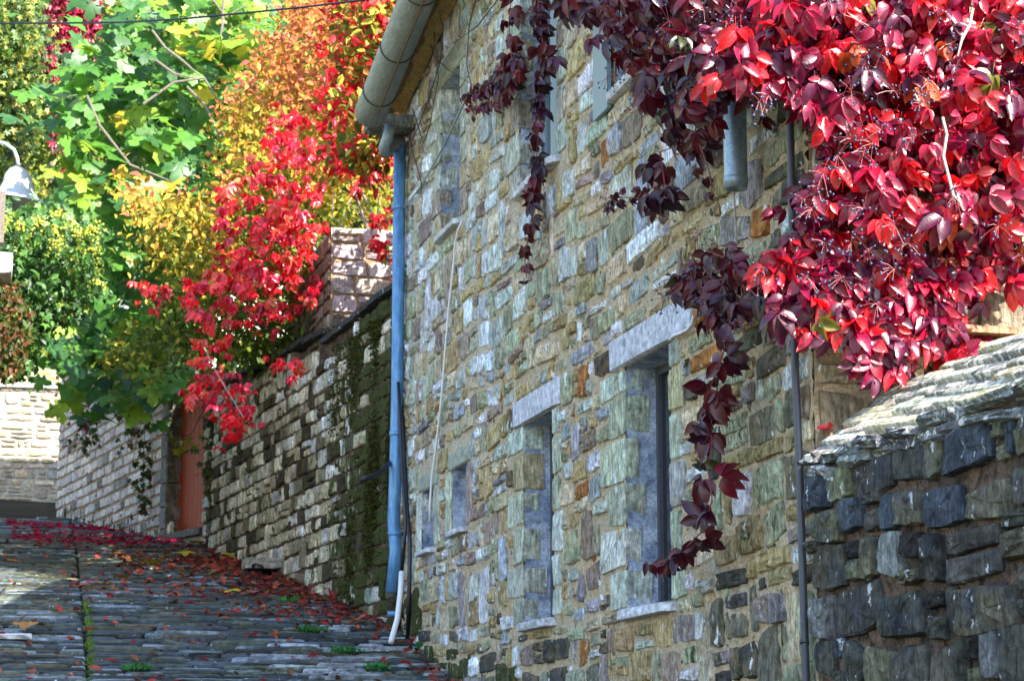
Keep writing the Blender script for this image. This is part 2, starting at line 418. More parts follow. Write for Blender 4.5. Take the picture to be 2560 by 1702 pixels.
def mcol(U, Vv):
    t = np.clip((U - 12) / 5, 0, 1) * np.clip((Vv - 1) / 3, 0, 1); a = np.array([1, 1, 1.]); b = np.array([.9, 1.12, 1.45])
    return (1 - t)[:, None] * a + t[:, None] * b
wall = wall_grid(FA, us, vs, lambda u, v: inhole(u, v) or v > eave(u) + .1, .0055, 'wall', M_mortar, house, .006, mcol)
# body of the house behind the facade skin
g = G()
for (a, b, c, d) in WIN:          # reveals
    D = .22
    g.add([(0, b, c), (0, b, d), (D, b, d), (D, b, c)], [(0, 1, 2, 3)]); g.add([(0, a, c), (0, a, d), (D, a, d), (D, a, c)], [(3, 2, 1, 0)])
    g.add([(0, a, d), (D, a, d), (D, b, d), (0, b, d)], [(0, 1, 2, 3)]); g.add([(0, a, c), (D, a, c), (D, b, c), (0, b, c)], [(3, 2, 1, 0)])
    g.build('window_reveal', M_render, house); g = G()
g = G(); top = 6.6
g.add([(0, HY1, -1), (6, HY1, -1), (6, HY1, 5.4), (3, HY1, 6.6), (0, HY1, 5.4)], [(0, 1, 2, 3, 4)])
g.add([(6, HY0, -2), (6, HY1, -2), (6, HY1, 5), (6, HY0, 6.5)], [(0, 1, 2, 3)])
g.build('rear_wall', M_mortar, house)

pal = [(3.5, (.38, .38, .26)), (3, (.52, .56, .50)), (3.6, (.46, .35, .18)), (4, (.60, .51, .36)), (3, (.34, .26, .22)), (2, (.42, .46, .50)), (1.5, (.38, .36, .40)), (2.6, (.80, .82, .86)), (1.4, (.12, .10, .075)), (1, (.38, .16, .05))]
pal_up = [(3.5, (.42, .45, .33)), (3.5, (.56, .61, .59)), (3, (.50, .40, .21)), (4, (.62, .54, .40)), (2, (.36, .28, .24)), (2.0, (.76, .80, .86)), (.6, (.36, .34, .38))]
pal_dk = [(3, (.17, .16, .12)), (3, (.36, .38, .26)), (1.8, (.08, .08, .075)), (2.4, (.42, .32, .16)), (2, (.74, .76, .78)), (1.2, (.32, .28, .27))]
rr = random.Random(5)
ops = list(WIN) + list(LINT) + list(SILL)
quoin = []
for (a, b, c, d), L1, L2 in ((WIN[0], .42, .2), (WIN[1], .36, .2), (WIN[4], .3, .22), (WIN[5], .34, .2)):
    v = c; i = 0
    while v < d - .06:
        h = min(rr.uniform(.17, .26), d - v)
        if d - v - h < .08: h = d - v
        w1 = L1 * (1.15 if i % 2 else .7); w2 = L2 * (.8 if i % 2 else 1.15)
        quoin.append((b - .012, b + w1, v, v + h)); quoin.append((a - w2, a + .012, v, v + h)); v += h; i += 1
for (a, b, c, d) in WIN[2:4]:
    quoin.append((b, b + .2, c, d)) ; quoin.append((a - .2, a, c, d))
ops += quoin
st = []
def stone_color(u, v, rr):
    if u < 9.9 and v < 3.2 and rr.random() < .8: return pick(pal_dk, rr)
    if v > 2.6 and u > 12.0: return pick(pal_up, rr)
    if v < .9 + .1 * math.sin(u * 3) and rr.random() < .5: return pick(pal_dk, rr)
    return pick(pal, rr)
for i, (a, b, c, d) in enumerate(quoin):
    u, v = (a + b) / 2, (c + d) / 2
    if i % 2 == 0 or True:
        cc = pick([(4, (.50, .54, .43)), (3, (.54, .58, .52)), (1.5, (.44, .37, .24)), (1, (.34, .29, .25))], rr)
        s = stone(FA, u, v, (b - a) - .012, (d - c) - .014, .02, cc, 0, 16, 16, .012, rr.uniform(.06, .15), 0, .6); st.append(s)
cells = layout(HY0 + .02, HY1, -.3, 7.0, (.09, .235), (.10, .42), ops, rr=rr, tall=.13, small=.16, splitv=.12, wsf=lambda u, v: 1.25 if (u < 12.8 and v > 2.2) else 1)
for (u, v, wd, h) in cells:
    if v > eave(u) + .05 or v < ground(u) - .25: continue
    j = rr.uniform(.006, .024) + (.014 if rr.random() < .15 else 0)
    if wd - j < .04 or h - j < .03: continue
    wob = .035 * math.sin(u * 2.3 + v * 1.1) + .02 * math.sin(u * 5.1 - v * 2) + rr.gauss(0, .006)
    near = any(abs(u - (o_[0] + o_[1]) / 2) < (o_[1] - o_[0]) / 2 + .5 and abs(v - (o_[2] + o_[3]) / 2) < (o_[3] - o_[2]) / 2 + .3 for o_ in WIN)
    vv = v + (0 if near else wob); rot = 0 if near else .06 * math.cos(u * 2.3 + v * 1.1) + rr.gauss(0, .04)
    ms = .45 if (v < ground(u) + .25 and rr.random() < .5) else (.2 if (u < 10.6 and rr.random() < .3) else 0)
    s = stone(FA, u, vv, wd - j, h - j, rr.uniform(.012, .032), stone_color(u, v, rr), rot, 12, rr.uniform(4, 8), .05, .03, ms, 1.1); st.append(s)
st.sort(key=lambda q: -q['a'])
for _ in range(1500):                       # small chips pressed into the mortar
    u, v = rr.uniform(HY0, HY1), rr.uniform(.4, 5.6)
    if v > eave(u) or v < ground(u) or any(a - .05 < u < b + .05 and c - .1 < v < d + .1 for a, b, c, d in ops): continue
    w_ = rr.uniform(.03, .08); st.append(stone(FA, u, v, w_, w_ * rr.uniform(.4, .9), rr.uniform(.004, .012), stone_color(u, v, rr), rr.gauss(0, .4), 8, 5, .1, .02, 0, .5, False))
emit(st, house, M_stone)
# lintels and sills
for i, (a, b, c, d) in enumerate(LINT):
    s = stone(FA, (a + b) / 2, (c + d) / 2, b - a, d - c - .004, .035 if i < 2 else .02, (.56, .57, .64) if i < 2 else (.36, .38, .30), 0, 20, 30, .012, .2, 0, .15, False)
    link('lintel', mesh_np('lintel', s['P'] - s['cen'], s['L'], s['T'], s['C'], M_lintel), house, tuple(s['cen'] - np.array(house.location)))
for i, (a, b, c, d) in enumerate(SILL):
    s = stone(FA, (a + b) / 2, (c + d) / 2, b - a, d - c, .07, (.62, .62, .66), 0, 20, 30, .012, .2, 0, .2, False)
    link('sill', mesh_np('sill', s['P'] - s['cen'], s['L'], s['T'], s['C'], M_lintel), house, tuple(s['cen'] - np.array(house.location)))
# windows set back in the openings
for i, (a, b, c, d) in enumerate(WIN):
    f = G(); t = .045; x0, x1 = .17, .215
    f.box((x0, a + .003, c + .002), (x1, a + t, d - .002)); f.box((x0, b - t, c + .002), (x1, b - .003, d - .002))
    f.box((x0, a + t, c + .002), (x1, b - t, c + t)); f.box((x0, a + t, d - t), (x1, b - t, d - .002))
    if b - a > .5: m = (a + b) / 2; f.box((x0 + .005, m - .02, c + t), (x1 - .005, m + .02, d - t))
    o = f.build('window', M_frame if i > 3 else plain('weathered dark wood', (.07, .07, .085), .7, 0, .3), house)
    p = G(); p.box((.192, a + t, c + t), (.198, b - t, d - t)); p.build('pane', M_glass, o)
# open shutter boards (upper windows)
g = G(); g.box((-.055, 11.51, 3.62), (-.03, 11.8, 5.3)); g.build('shutter', M_frame, house)
g = G(); g.box((.03, 12.76, 3.68), (.06, 13.08, 5.29)); g.box((.06, 13.06, 3.68), (.17, 13.09, 5.29)); g.build('shutter', M_frame, house)

# side (return) wall in the sun
FS = Frame((0, HY0, 0), (1, 0, 0), (0, 0, 1), (0, -1, 0))
wall_grid(FS, gridcoords(0, 6, .07, []), gridcoords(-2, 7.0, .07, []), lambda u, v: v > 6.6, .006, 'side_wall', M_mortar, house, 0)
st = []; rr = random.Random(17)
for (u, v, wd, h) in layout(.0, 6, -.2, 6.4, (.13, .26), (.2, .5), (), rr=rr):
    if u > 2.5 and rr.random() < .0: continue
    j = rr.uniform(.015, .04); c = pick([(4, (.42, .34, .23)), (3, (.5, .43, .32)), (1, (.25, .2, .14)), (1, (.35, .27, .2))], rr)
    st.append(stone(FS, u, v, wd - j, h - j, rr.uniform(.02, .045), c, rr.gauss(0, .03), 12, 5, .05))
emit(st, house, M_stone, 'stone', 'small_stones', 120)

# roof, eaves boards, gutter
OV = .42; SL = .42
g = G()
def roofpt(x, y, dz=0):
    e = eave(y) + .1
    zz = e + SL * min(x, 6.5 - x) if x <= 3.25 else e + SL * (6.5 - x)
    return (x, y, zz + dz)
rx = [-OV, 0, 1.6, 3.25, 4.9, 6.9]; ry = [8.4, 11, 13, 15, 17.87]
V = []; F = []
for dz in (0, .09):
    for x in rx:
        for yy in ry: V.append(roofpt(x, yy, dz))
n1 = len(rx) * len(ry); ny = len(ry)
for i in range(len(rx) - 1):
    for j in range(ny - 1):
        a = i * ny + j; F.append((a, a + 1, a + ny + 1, a + ny)); a += n1; F.append((a, a + ny, a + ny + 1, a + 1))
for j in range(ny - 1): F.append((j, j + n1, j + 1 + n1, j + 1)); a = (len(rx) - 1) * ny + j; F.append((a, a + 1, a + 1 + n1, a + n1))
for i in range(len(rx) - 1): a = i * ny + ny - 1; F.append((a, a + n1, a + ny + n1, a + ny)); a = i * ny; F.append((a, a + ny, a + ny + n1, a + n1))
g.add(V, F, c=(.25, .24, .2, 0)); roof = g.build('roof', M_cope, house)
rr = random.Random(8)
yy = 13.8                                      # slates seen on the underside of the eaves
while yy < 17.8:
    wd = rr.uniform(.10, .2); g = G(); e = eave(yy) + .1 - SL * .0
    x0, x1 = -OV + .02, -.03; z0 = e + SL * x0 - .012; z1 = e + SL * x1 - .012; dz = rr.uniform(.012, .05)
    y1 = yy + wd - .008
    g.add([(x0, yy, z0 - dz), (x1, yy, z1 - dz), (x1, y1, z1 - dz - .02), (x0, y1, z0 - dz - .02), (x0, yy, z0), (x1, yy, z1), (x1, y1, z1), (x0, y1, z0)],
          [(0, 3, 2, 1), (0, 1, 5, 4), (2, 3, 7, 6), (0, 4, 7, 3), (1, 2, 6, 5)])
    g.build('eaves_board', M_wood, roof); yy += wd
# fascia batten along the wall head, yellowish plaster
g = G(); n_ = 14; ysb = np.linspace(13.6, 17.72, n_); V = []; F = []
for yb in ysb:
    e = eave(yb) + .04; jx = rr.uniform(-.012, .012)
    V += [(-.03, yb, e - .1 + jx), (-.10 + jx, yb, e - .06), (-.17 + jx, yb, e), (-.03, yb, e + .03)]
for i in range(n_ - 1):
    for k in range(3): a = i * 4 + k; F.append((a, a + 4, a + 5, a + 1))
g.add(V, F); g.build('eaves_plaster', plain('yellow stained plaster', (.46, .31, .10), .9, 0, .7, .4, 14, c2=(.3, .2, .08)), roof)

gut = empty('roof_gutter', (-.42, 13.5, eave(13.5)), 'grey half-round gutter rising along the house eaves, rust streaked underneath', 'gutter')
r = .135; V = []; F = []; C = []; yg = np.linspace(8.5, 17.15, 24); nk = 13
def gz_(y): return 5.20 + .18 * (17.15 - y)
for yv in yg:
    zc = gz_(yv); xc = -.42
    for rad in (r, r - .006):
        for k in range(nk):
            a = math.pi + math.pi * 1.12 * (k / (nk - 1)) - .19
            V.append((xc + rad * math.cos(a), yv, zc + rad * math.sin(a)))
for i in range(len(yg) - 1):
    for q in (0, nk):
        for k in range(nk - 1):
            a = i * 2 * nk + q + k; b = a + 2 * nk
            F.append((a, b, b + 1, a + 1) if q == 0 else (a, a + 1, b + 1, b))
e0 = (len(yg) - 1) * 2 * nk
F += [tuple(e0 + k for k in range(nk))[::-1], tuple(range(nk))]
g = G(); g.add(V, F); g.build('gutter_trough', M_gutter, gut, smooth=True)
for yb in (16.75, 16.0, 15.1, 14.2):
    zc = gz_(yb)
    pts = [(-.42 + (r + .006) * math.cos(a), yb, zc + (r + .006) * math.sin(a)) for a in np.linspace(math.pi * .93, math.pi * 2.07, 12)]
    g = G(); g.tube(pts, .006, 5); g.build('gutter_bracket', plain('rusty iron', (.06, .045, .035), .8), gut)
g = G(); g.tube([(-.42 + .005, yv, gz_(yv) - r - .003) for yv in np.linspace(15.0, 16.9, 3)], .009, 5); g.build('gutter_seam', plain('rust', (.16, .10, .05), .9), gut)

# wall corbel beneath the gutter end
g = G(); g.box((-.40, 17.3, 5.14), (-.02, 17.6, 5.25), (.2, .2, .17, 0)); g.build('corbel', M_stone, house)

# ------------------------------------------------------------------ blue drainpipe
dp = empty('drainpipe', (-.09, 17.22, 1.0), 'blue painted drainpipe running down the far corner of the house', 'drainpipe')
X0, Y0 = -.085, 17.6
def zat(py): return atx(912, py, X0).z
g = G(); g.tube([(X0, Y0, zat(335)), (X0, Y0, 3.0), (X0 - .01, Y0, 2.2), (X0 - .02, Y0, 1.85), (X0 + .0, Y0, 1.6), (X0 - .03, Y0, 1.26)], .052, 18); g.build('pipe', M_blue, dp, smooth=True)
for zz in (zat(487), zat(1000), zat(1228), zat(1412)):
    g = G(); g.tube([(X0 - .006, Y0, zz - .02), (X0 - .006, Y0, zz + .02)], .059, 18); g.build('pipe_clip', M_blue, dp, smooth=True)
zt0 = zat(335)
g = G(); g.tube([aty(898, 290, 17.25), aty(892, 318, 17.25), aty(885, 338, 17.3), aty(886, 348, 17.4), aty(897, 345, 17.5), (X0, Y0, zt0 + .02), (X0, Y0, zt0 - .05)], [.045, .046, .048, .05, .052, .054, .054], 14); g.build('elbow', plain('dull zinc', (.26, .31, .35), .5, .4), dp, smooth=True)

# conduit and cables beside the drainpipe
g = G(); g.tube([atx(925, 1316, -.12), atx(922, 1365, -.14), atx(915, 1425, -.19), atx(900, 1478, -.27)], .023, 10)
tag(g.build('conduit', M_white, smooth=True), 'bent white plastic conduit leaning out at the foot of the drainpipe', 'conduit')
g = G(); g.tube([atx(a, b, -.09) for a, b in ((917, 880), (921, 960), (926, 1080), (934, 1200), (930, 1270), (925, 1318))], .014, 8)
tag(g.build('cable', M_black, smooth=True), 'thin black cable behind the drainpipe that ends in the white conduit', 'cable')
g = G(); g.tube([atx(a, b, -.05) for a, b in ((922, 880), (928, 990), (936, 1150), (944, 1250), (942, 1380), (938, 1470))], .018, 8)
tag(g.build('cable', M_black, smooth=True), 'thicker black cable running down to the ground beside the drainpipe', 'cable')
g = G(); g.tube([aty(905, 1060, 17.65), aty(892, 1070, 17.55), aty(880, 1084, 17.4), aty(862, 1095, 17.3), aty(832, 1104, 17.2)], .022, 9)
tag(g.build('hose', M_black, smooth=True), 'short black hose stub sticking out from behind the blue drainpipe', 'hose')
g = G(); g.tube([atx(x, y_, -.05) for x, y_ in ((1063, 248), (1040, 300), (1010, 358), (975, 420), (950, 455), (921, 490), (905, 505))], .008, 6)
tag(g.build('cable', M_grey, smooth=True), 'thin grey cable slanting from the small upper window down to the drainpipe', 'cable')
g = G(); g.tube([atx(x, y_, -.06) for x, y_ in ((1066, 505), (1055, 530), (1048, 560), (1044, 610), (1034, 700), (1024, 820), (1016, 920), (1005, 1020), (994, 1100), (990, 1160), (989, 1200))], .0085, 6)
tag(g.build('cable', M_white, smooth=True), 'thin white cable hanging down the wall from the small upper window', 'cable')
g = G(); g.tube([atx(x, y_, -.05) for x, y_ in ((1192, 560), (1185, 620), (1196, 690))], .002, 4)

# cut-off zinc downspout in the creeper
sp = empty('downspout', tuple(atx(1698, 440, -.13)), 'short galvanised downspout hanging out of the creeper, its crimped end open', 'downspout')
b0 = atx(1695, 432, -.13); XX, YY = b0.x, b0.y
g = G(); g.tube([(XX, YY, b0.z + .05), (XX, YY, 4.3)], .055, 24, cap=False); g.build('tube', M_zinc, sp, smooth=True)
V = []; F = []; nn = 40
for j, (zz, rr_) in enumerate(((0.05, .054), (.045, .058), (.03, .0545), (-.008, .051), (-.008, .047), (.03, .047))):
    for k in range(nn):
        a = 2 * math.pi * k / nn; q = rr_ + (.0022 * (1 if k % 2 else -1) if j in (2, 3) else 0); V.append((XX + q * math.cos(a), YY + q * math.sin(a), b0.z + zz))
for j in range(5):
    for k in range(nn): F.append((j * nn + k, j * nn + (k + 1) % nn, (j + 1) * nn + (k + 1) % nn, (j + 1) * nn + k))
g = G(); g.add(V, F); g.build('crimped_end', M_zinc, sp, smooth=True)

# black drain pipe at the near corner
bp = empty('black_pipe', (-.055, 8.8, .2), 'thin black pipe fixed down the near corner of the stone house', 'pipe')
g = G(); g.tube([atx(a, b, -.055) for a, b in ((1815, 60), (1820, 300), (1826, 600), (1831, 850), (1840, 1050), (1848, 1300), (1856, 1568), (1860, 1700))], .0175, 14); g.build('pipe', plain('grey black pvc', (.05, .05, .065), .45, 0, .05, .15), bp, smooth=True)
g = G(); g.tube([atx(1852, 1472, -.055), atx(1853, 1482, -.055)], .0205, 14); g.build('pipe_joint', M_black, bp, smooth=True)

# bulkhead wall lamp
lc = atx(1585, 680, -.13); lw = empty('wall_lamp', tuple(atx(1630, 680, 0)), 'round glass bulkhead lamp on the wall above the right lintel, half covered by creeper', 'lamp')
def sphere(c, rx_, ry_, rz_, nu=16, nv=10):
    V = []; F = []
    for j in range(nv + 1):
        t = math.pi * j / nv
        for k in range(nu):
            a = 2 * math.pi * k / nu; V.append((c[0] + rx_ * math.cos(t), c[1] + ry_ * math.sin(t) * math.cos(a), c[2] + rz_ * math.sin(t) * math.sin(a)))
    for j in range(nv):
        for k in range(nu): F.append((j * nu + k, j * nu + (k + 1) % nu, (j + 1) * nu + (k + 1) % nu, (j + 1) * nu + k))
    return V, F
g = G(); g.add(*sphere((-.10, lc.y, lc.z), .08, .085, .075)); g.build('glass_jar', M_clear, lw, smooth=True)
g = G(); g.tube([(0.0, lc.y, lc.z), (-.035, lc.y, lc.z)], .085, 20); g.build('lamp_base', M_white, lw, smooth=True)
g = G(); g.tube([(-.035, lc.y, lc.z), (-.05, lc.y, lc.z)], .075, 20); g.build('rim', plain('teal rim', (.10, .2, .22), .4, .4), lw, smooth=True)
g = G(); g.add(*sphere((-.08, lc.y, lc.z), .03, .025, .025, 10, 6)); g.build('bulb', M_white, lw, smooth=True)
g = G(); g.tube([atx(x, y_, -.05) for x, y_ in ((1597, 728), (1593, 745), (1583, 758), (1568, 766), (1552, 772), (1542, 782))], .008, 7)
tag(g.build('lamp_cable', M_white, smooth=True), 'short white cable below the round wall lamp, over the right lintel', 'cable')

# ------------------------------------------------------------------ low wall at the right
lw_ = empty('garden_wall', (.2, 6.5, 0.2), 'low dark weathered stone wall with sloping sunlit coping beside the house corner', 'wall')
FL = Frame((-.02, 0, 0), (0, 1, 0), (0, 0, 1), (-1, 0, 0)); YL0, YL1 = 4.0, 8.605
wall_grid(FL, gridcoords(YL0, YL1, .05, []), gridcoords(-1.5, 1.2, .05, []), lambda u, v: False, .006, 'mortar', M_mortar_d, lw_, 0)
g = G(); g.box((0.0, YL0, -1.5), (.5, YL1 - .002, 1.15)); g.build('core', M_mortar_d, lw_)
st = []; rr = random.Random(23)
pd = [(5, (.11, .105, .09)), (4, (.17, .155, .11)), (2, (.085, .10, .125)), (2, (.20, .20, .13)), (1.2, (.05, .045, .04)), (1, (.24, .25, .24))]
for (u, v, wd, h) in layout(YL0, YL1 + .0, -.2, 1.16, (.11, .22), (.15, .42), (), tall=.12, small=.2, splitv=.12, rr=rr):
    if v + h / 2 > 1.155: h = 1.155 - (v - h / 2); v = 1.155 - h / 2
    if h < .045: continue
    j = rr.uniform(.006, .02)
    st.append(stone(FL, u, v + (.03 * math.sin(u * 3.1 + v * 2) + rr.gauss(0, .008)) * (v < 1.0), wd - j, h - j, rr.uniform(.025, .055), pick(pd, rr), rr.gauss(0, .05), 16, rr.uniform(4.5, 9), .07, .03, 0, .6))
emit(st, lw_, M_dark)
# coping: ragged overlapping slates laid in slope, each tilted up towards the house
rr = random.Random(29); cps = []; SX, SZ = .43, .33
ang = math.atan2(SZ, SX); tl = R(5)
for row in range(13):
    t = row / 13; u = YL0 + rr.uniform(-.1, 0)
    while u < YL1:
        wd = rr.uniform(.25, .9); wd = min(wd, YL1 + .0 - u)
        if wd < .04: break
        x = -.045 + SX * t; z = 1.215 + SZ * t + rr.uniform(-.002, .003)
        ca, sa = math.cos(ang + rr.gauss(0, .04)), math.sin(ang); ct, st_ = math.cos(tl), math.sin(tl)
        Un = np.array((0, ct, st_)); Wn = np.array((ca, 0, sa)); Nn_ = np.cross(Un, Wn); Nn_ = Nn_ / np.linalg.norm(Nn_); Nn_ = Nn_ if Nn_[2] > 0 else -Nn_
        s = stone(Frame((x + .03, u + wd / 2, z + .018), Un, Wn, Nn_), 0, 0, wd + .01, .052, .006 + rr.uniform(0, .007), pick([(4, (.34, .335, .30)), (3, (.46, .45, .39)), (.5, (.2, .21, .21)), (1, (.52, .46, .32))], rr), rr.gauss(0, .03), 24, 7, .09, .035, 0, .45)
        cps.append(s); u += wd
for k in range(2):
    u = YL0
    while u < YL1:
        wd = rr.uniform(.2, .55); wd = min(wd, YL1 - u)
        if wd < .04: break
        cps.append(stone(FL, u + wd / 2, 1.195 - .055 * k + rr.uniform(-.008, .008), wd - .01, rr.uniform(.045, .065), .06 - .015 * k + rr.uniform(-.01, .01), pick([(3, (.14, .15, .16)), (2, (.26, .28, .29))], rr), rr.gauss(0, .06), 10, 4, .12, .02, 0, 1.5)); u += wd
emit(cps, lw_, M_cope, 'coping_slate', 'small_coping_slates', 260)
g = G(); g.add([(.385, YL0, 1.0), (.385, YL1, 1.0), (.385, YL1, 1.545), (.385, YL0, 1.545), (.9, YL0, 1.0), (.9, YL1, 1.0), (.9, YL1, 1.42), (.9, YL0, 1.42)], [(0, 1, 2, 3), (3, 2, 6, 7)], c=(.4, .33, .22, 0))
g.add([(-.02, YL0, 1.19), (-.02, YL1, 1.19), (.385, YL1, 1.50), (.385, YL0, 1.50)], [(0, 1, 2, 3)], c=(.3, .29, .25, 0))
g.build('coping_back', M_cope, lw_)
# reddish roof-tile ledge on the side wall above the coping
for k, (z0, x0) in enumerate(((1.63, .62), (1.70, .58))):
    g = G(); g.box((x0, 8.4, z0 + .06), (2.2, 8.61, z0 + .09), (.33, .19, .12, 0)); g.build('ledge_slate', M_stone, house)

# ------------------------------------------------------------------ retaining wall (coursed) left of the house
A2 = Vector((-.043, 17.77, 0)); B2 = Vector((-.78, 26.13, 0)); dU = (B2 - A2).normalized()
F2 = Frame(tuple(A2), tuple(dU), (0, 0, 1), (-dU.y, dU.x, 0)); L2_ = (B2 - A2).length
w2 = empty('retaining_wall', tuple(A2.lerp(B2, .5) + Vector((0, 0, 1.6))), 'long coursed stone retaining wall between the house and the orange door, mossy at the near end', 'wall')
def top2(u): return interp(u, [0, 2.3, 2.5, 6, 8.5], [3.86, 3.80, 3.90, 4.09, 4.22])
def g2(u): p = A2 + dU * u; return ground(p.y, p.x)
wall_grid(F2, gridcoords(0, L2_, .1, []), gridcoords(.3, 4.3, .1, []), lambda u, v: v > top2(u) - .03, .006, 'mortar', M_mortar_d, w2, 0, lambda U, V_: np.tile((.8, .85, .8), (len(U), 1)))
st = []; rr = random.Random(31)
pc2 = [(5, (.74, .68, .52)), (3, (.50, .45, .30)), (2.6, (.07, .06, .04)), (1.6, (.24, .22, .14)), (1.4, (.72, .71, .66))]
for (u, v, wd, h) in layout(0.0, L2_, .4, 4.3, (.11, .185), (.13, .36), (), tall=.08, small=.08, splitv=.08, rr=rr):
    if v + h / 2 > top2(u) or v < g2(u) - .1: continue
    j = rr.uniform(.006, .016); near = max(0, 1 - u / 1.9)
    c = pick(pc2 if rr.random() > near * .5 else [(3, (.5, .52, .55)), (3, (.12, .12, .08)), (2, (.22, .25, .22))], rr)
    ms = 0
    if u < 2.2: ms = min(.75, .35 + near * .4) if rr.random() < .75 else .1
    elif rr.random() < .25: ms = .25
    vw = v + (.07 * u if False else 0)
    st.append(stone(F2, u, vw, wd - j, h - j, rr.uniform(.012, .035), c, rr.gauss(0, .025), 12, 7, .04, .03, ms, .8))
emit(st, w2, M_wall2)
rr = random.Random(37); u = 0
while u < L2_:
    wd = rr.uniform(.25, .5); g = G(); z = top2(u + wd / 2); n_ = 6
    p = F2.p(np.array([u, u + wd - .01, u + wd - .01, u] * 2), np.array([z] * 4 + [z + .05] * 4), np.array([.07 + rr.uniform(-.02, .02), .07, -.35, -.35] * 2))
    g.add(p, [(0, 1, 2, 3)[::-1], (4, 5, 6, 7), (0, 1, 5, 4), (1, 2, 6, 5), (2, 3, 7, 6), (3, 0, 4, 7)], c=(.06, .06, .055, .2)); g.build('coping_slab', M_dark, w2); u += wd

# ------------------------------------------------------------------ door, gate wall
dc = A2 + dU * L2_; dd = Vector((-.34, 1.07, 0)).normalized()
zt = 2.62
FD = Frame(tuple(dc), tuple(dd), (0, 0, 1), (-dd.y, dd.x, 0))
dr = empty('plank_door', tuple(dc + dd * .55 + Vector((.25, 0, zt))), 'varnished orange wooden door set deep in the stone wall under the fig tree', 'door')
nin = Vector((dd.y, -dd.x, 0)) * 1.0   # pointing into the wall (+X side)
if nin.x < 0: nin = -nin
rr = random.Random(2)
for k in range(8):
    a = dc + dd * (.06 + k * .132) + nin * .16; b = a + dd * .124; q = nin * .035
    g = G(); P = []
    for zz in (zt, 4.6):
        P += [tuple(v + Vector((0, 0, zz))) for v in (a, b, b + q, a + q)]
    g.add(P, [(0, 1, 2, 3)[::-1], (4, 5, 6, 7), (0, 1, 5, 4), (1, 2, 6, 5), (2, 3, 7, 6), (3, 0, 4, 7)]); g.build('plank', M_door, dr)
for s0 in (0.0, 1.12):
    a = dc + dd * s0 + nin * .13; b = a + dd * .055; q = nin * .08; g = G(); P = []
    for zz in (zt - .02, 4.65): P += [tuple(v + Vector((0, 0, zz))) for v in (a, b, b + q, a + q)]
    g.add(P, [(0, 1, 2, 3)[::-1], (4, 5, 6, 7), (0, 1, 5, 4), (1, 2, 6, 5), (2, 3, 7, 6), (3, 0, 4, 7)]); g.build('door_frame', M_door, dr)
g = G(); hp = dc + dd * .25 + nin * .13 + Vector((0, 0, 3.55)); g.tube([hp, hp - nin * .04, hp - nin * .04 + Vector((0, 0, -.12)), hp + Vector((0, 0, -.12))], .009, 6); g.build('handle', M_black, dr)
ds = G(); P = []
for zz in (zt - .09, zt - .01): P += [tuple(v + Vector((0, 0, zz))) for v in (dc - nin * .06, dc + dd * 1.14 - nin * .06, dc + dd * 1.14 + nin * .4, dc + nin * .4)]
BOXF = [(0, 1, 2, 3)[::-1], (4, 5, 6, 7), (0, 1, 5, 4), (1, 2, 6, 5), (2, 3, 7, 6), (3, 0, 4, 7)]
ds.add(P, BOXF, c=(.07, .08, .09, 0)); tag(ds.build('doorstep', M_slate), 'dark slate threshold slab under the orange door', 'doorstep')
g = G(); P = []
for zz in (1.7, zt - .092): P += [tuple(v + Vector((0, 0, zz))) for v in (dc, dc + dd * 1.14, dc + dd * 1.14 + nin * .4, dc + nin * .4)]
g.add(P, BOXF, c=(.3, .27, .2, 0)); g.build('plinth', M_wall2, w2)
st = []
for (u, v, wd, h) in layout(L2_, L2_ + 1.13, 2.0, zt - .1, (.11, .14), (.14, .3), (), rr=rr):
    st.append(stone(FD, u - L2_, v, wd - .015, h - .015, .02, pick(pc2, rr), 0, 10, 7, .04))
emit(st, w2, M_wall2)

A3 = dc + dd * 1.14; B3 = Vector((-2.22, 34.0, 0)); d3 = (B3 - A3).normalized(); L3 = (B3 - A3).length
F3 = Frame(tuple(A3), tuple(d3), (0, 0, 1), (-d3.y, d3.x, 0))
w3 = empty('pale_wall', tuple(A3.lerp(B3, .5) + Vector((0, 0, 2.8))), 'pale pinkish coursed stone wall curving away to the left of the door', 'wall')
def top3(u): return interp(u, [0, L3], [4.9, 6.3])
wall_grid(F3, gridcoords(0, L3, .12, []), gridcoords(1.8, 6.4, .12, []), lambda u, v: v > top3(u), .006, 'mortar', M_mortar_o, w3, 0)
st = []; rr = random.Random(41)
pc3 = [(7, (.60, .52, .48)), (4, (.54, .48, .46)), (3, (.66, .56, .50)), (.8, (.22, .21, .2)), (.5, (.14, .13, .11))]
for (u, v, wd, h) in layout(.28, L3, 2.0, 6.4, (.13, .17), (.18, .42), (), tall=.02, small=.02, splitv=.02, rr=rr):
    if v + h / 2 > top3(u) or v < ground((A3 + d3 * u).y) - .15: continue
    st.append(stone(F3, u, v, wd - .02, h - .024, rr.uniform(.012, .028), pick(pc3, rr), rr.gauss(0, .008), 10, 8, .03, .03, .3 if v < ground((A3 + d3 * u).y) + .15 else 0, .8))
v = 2.1; i = 0
while v < 4.85:                                 # grey dressed jamb stones by the door
    h = rr.uniform(.2, .34); st.append(stone(F3, .14, v + h / 2, .28, h - .012, .03, pick([(2, (.20, .20, .19)), (1, (.14, .145, .14))], rr), 0, 16, 20, .008, .3, 0, .3)); v += h
g = G(); Q = Frame(tuple(A3), (nin.x, nin.y, 0), (0, 0, 1), tuple(-d3))
emit(st, w3, M_pale)
v = 2.1; g = G(); st = []
while v < 4.85:
    h = rr.uniform(.2, .34); st.append(stone(Q, .16, v + h / 2, .36, h - .012, .012, (.13, .125, .10), 0, 16, 20, .008, .03, 0, .3)); v += h
emit(st, w3, M_pale, 'jamb_stone')
p3 = B3 + Vector((1.5, .6, 0))                # end of the pale wall returning to the right
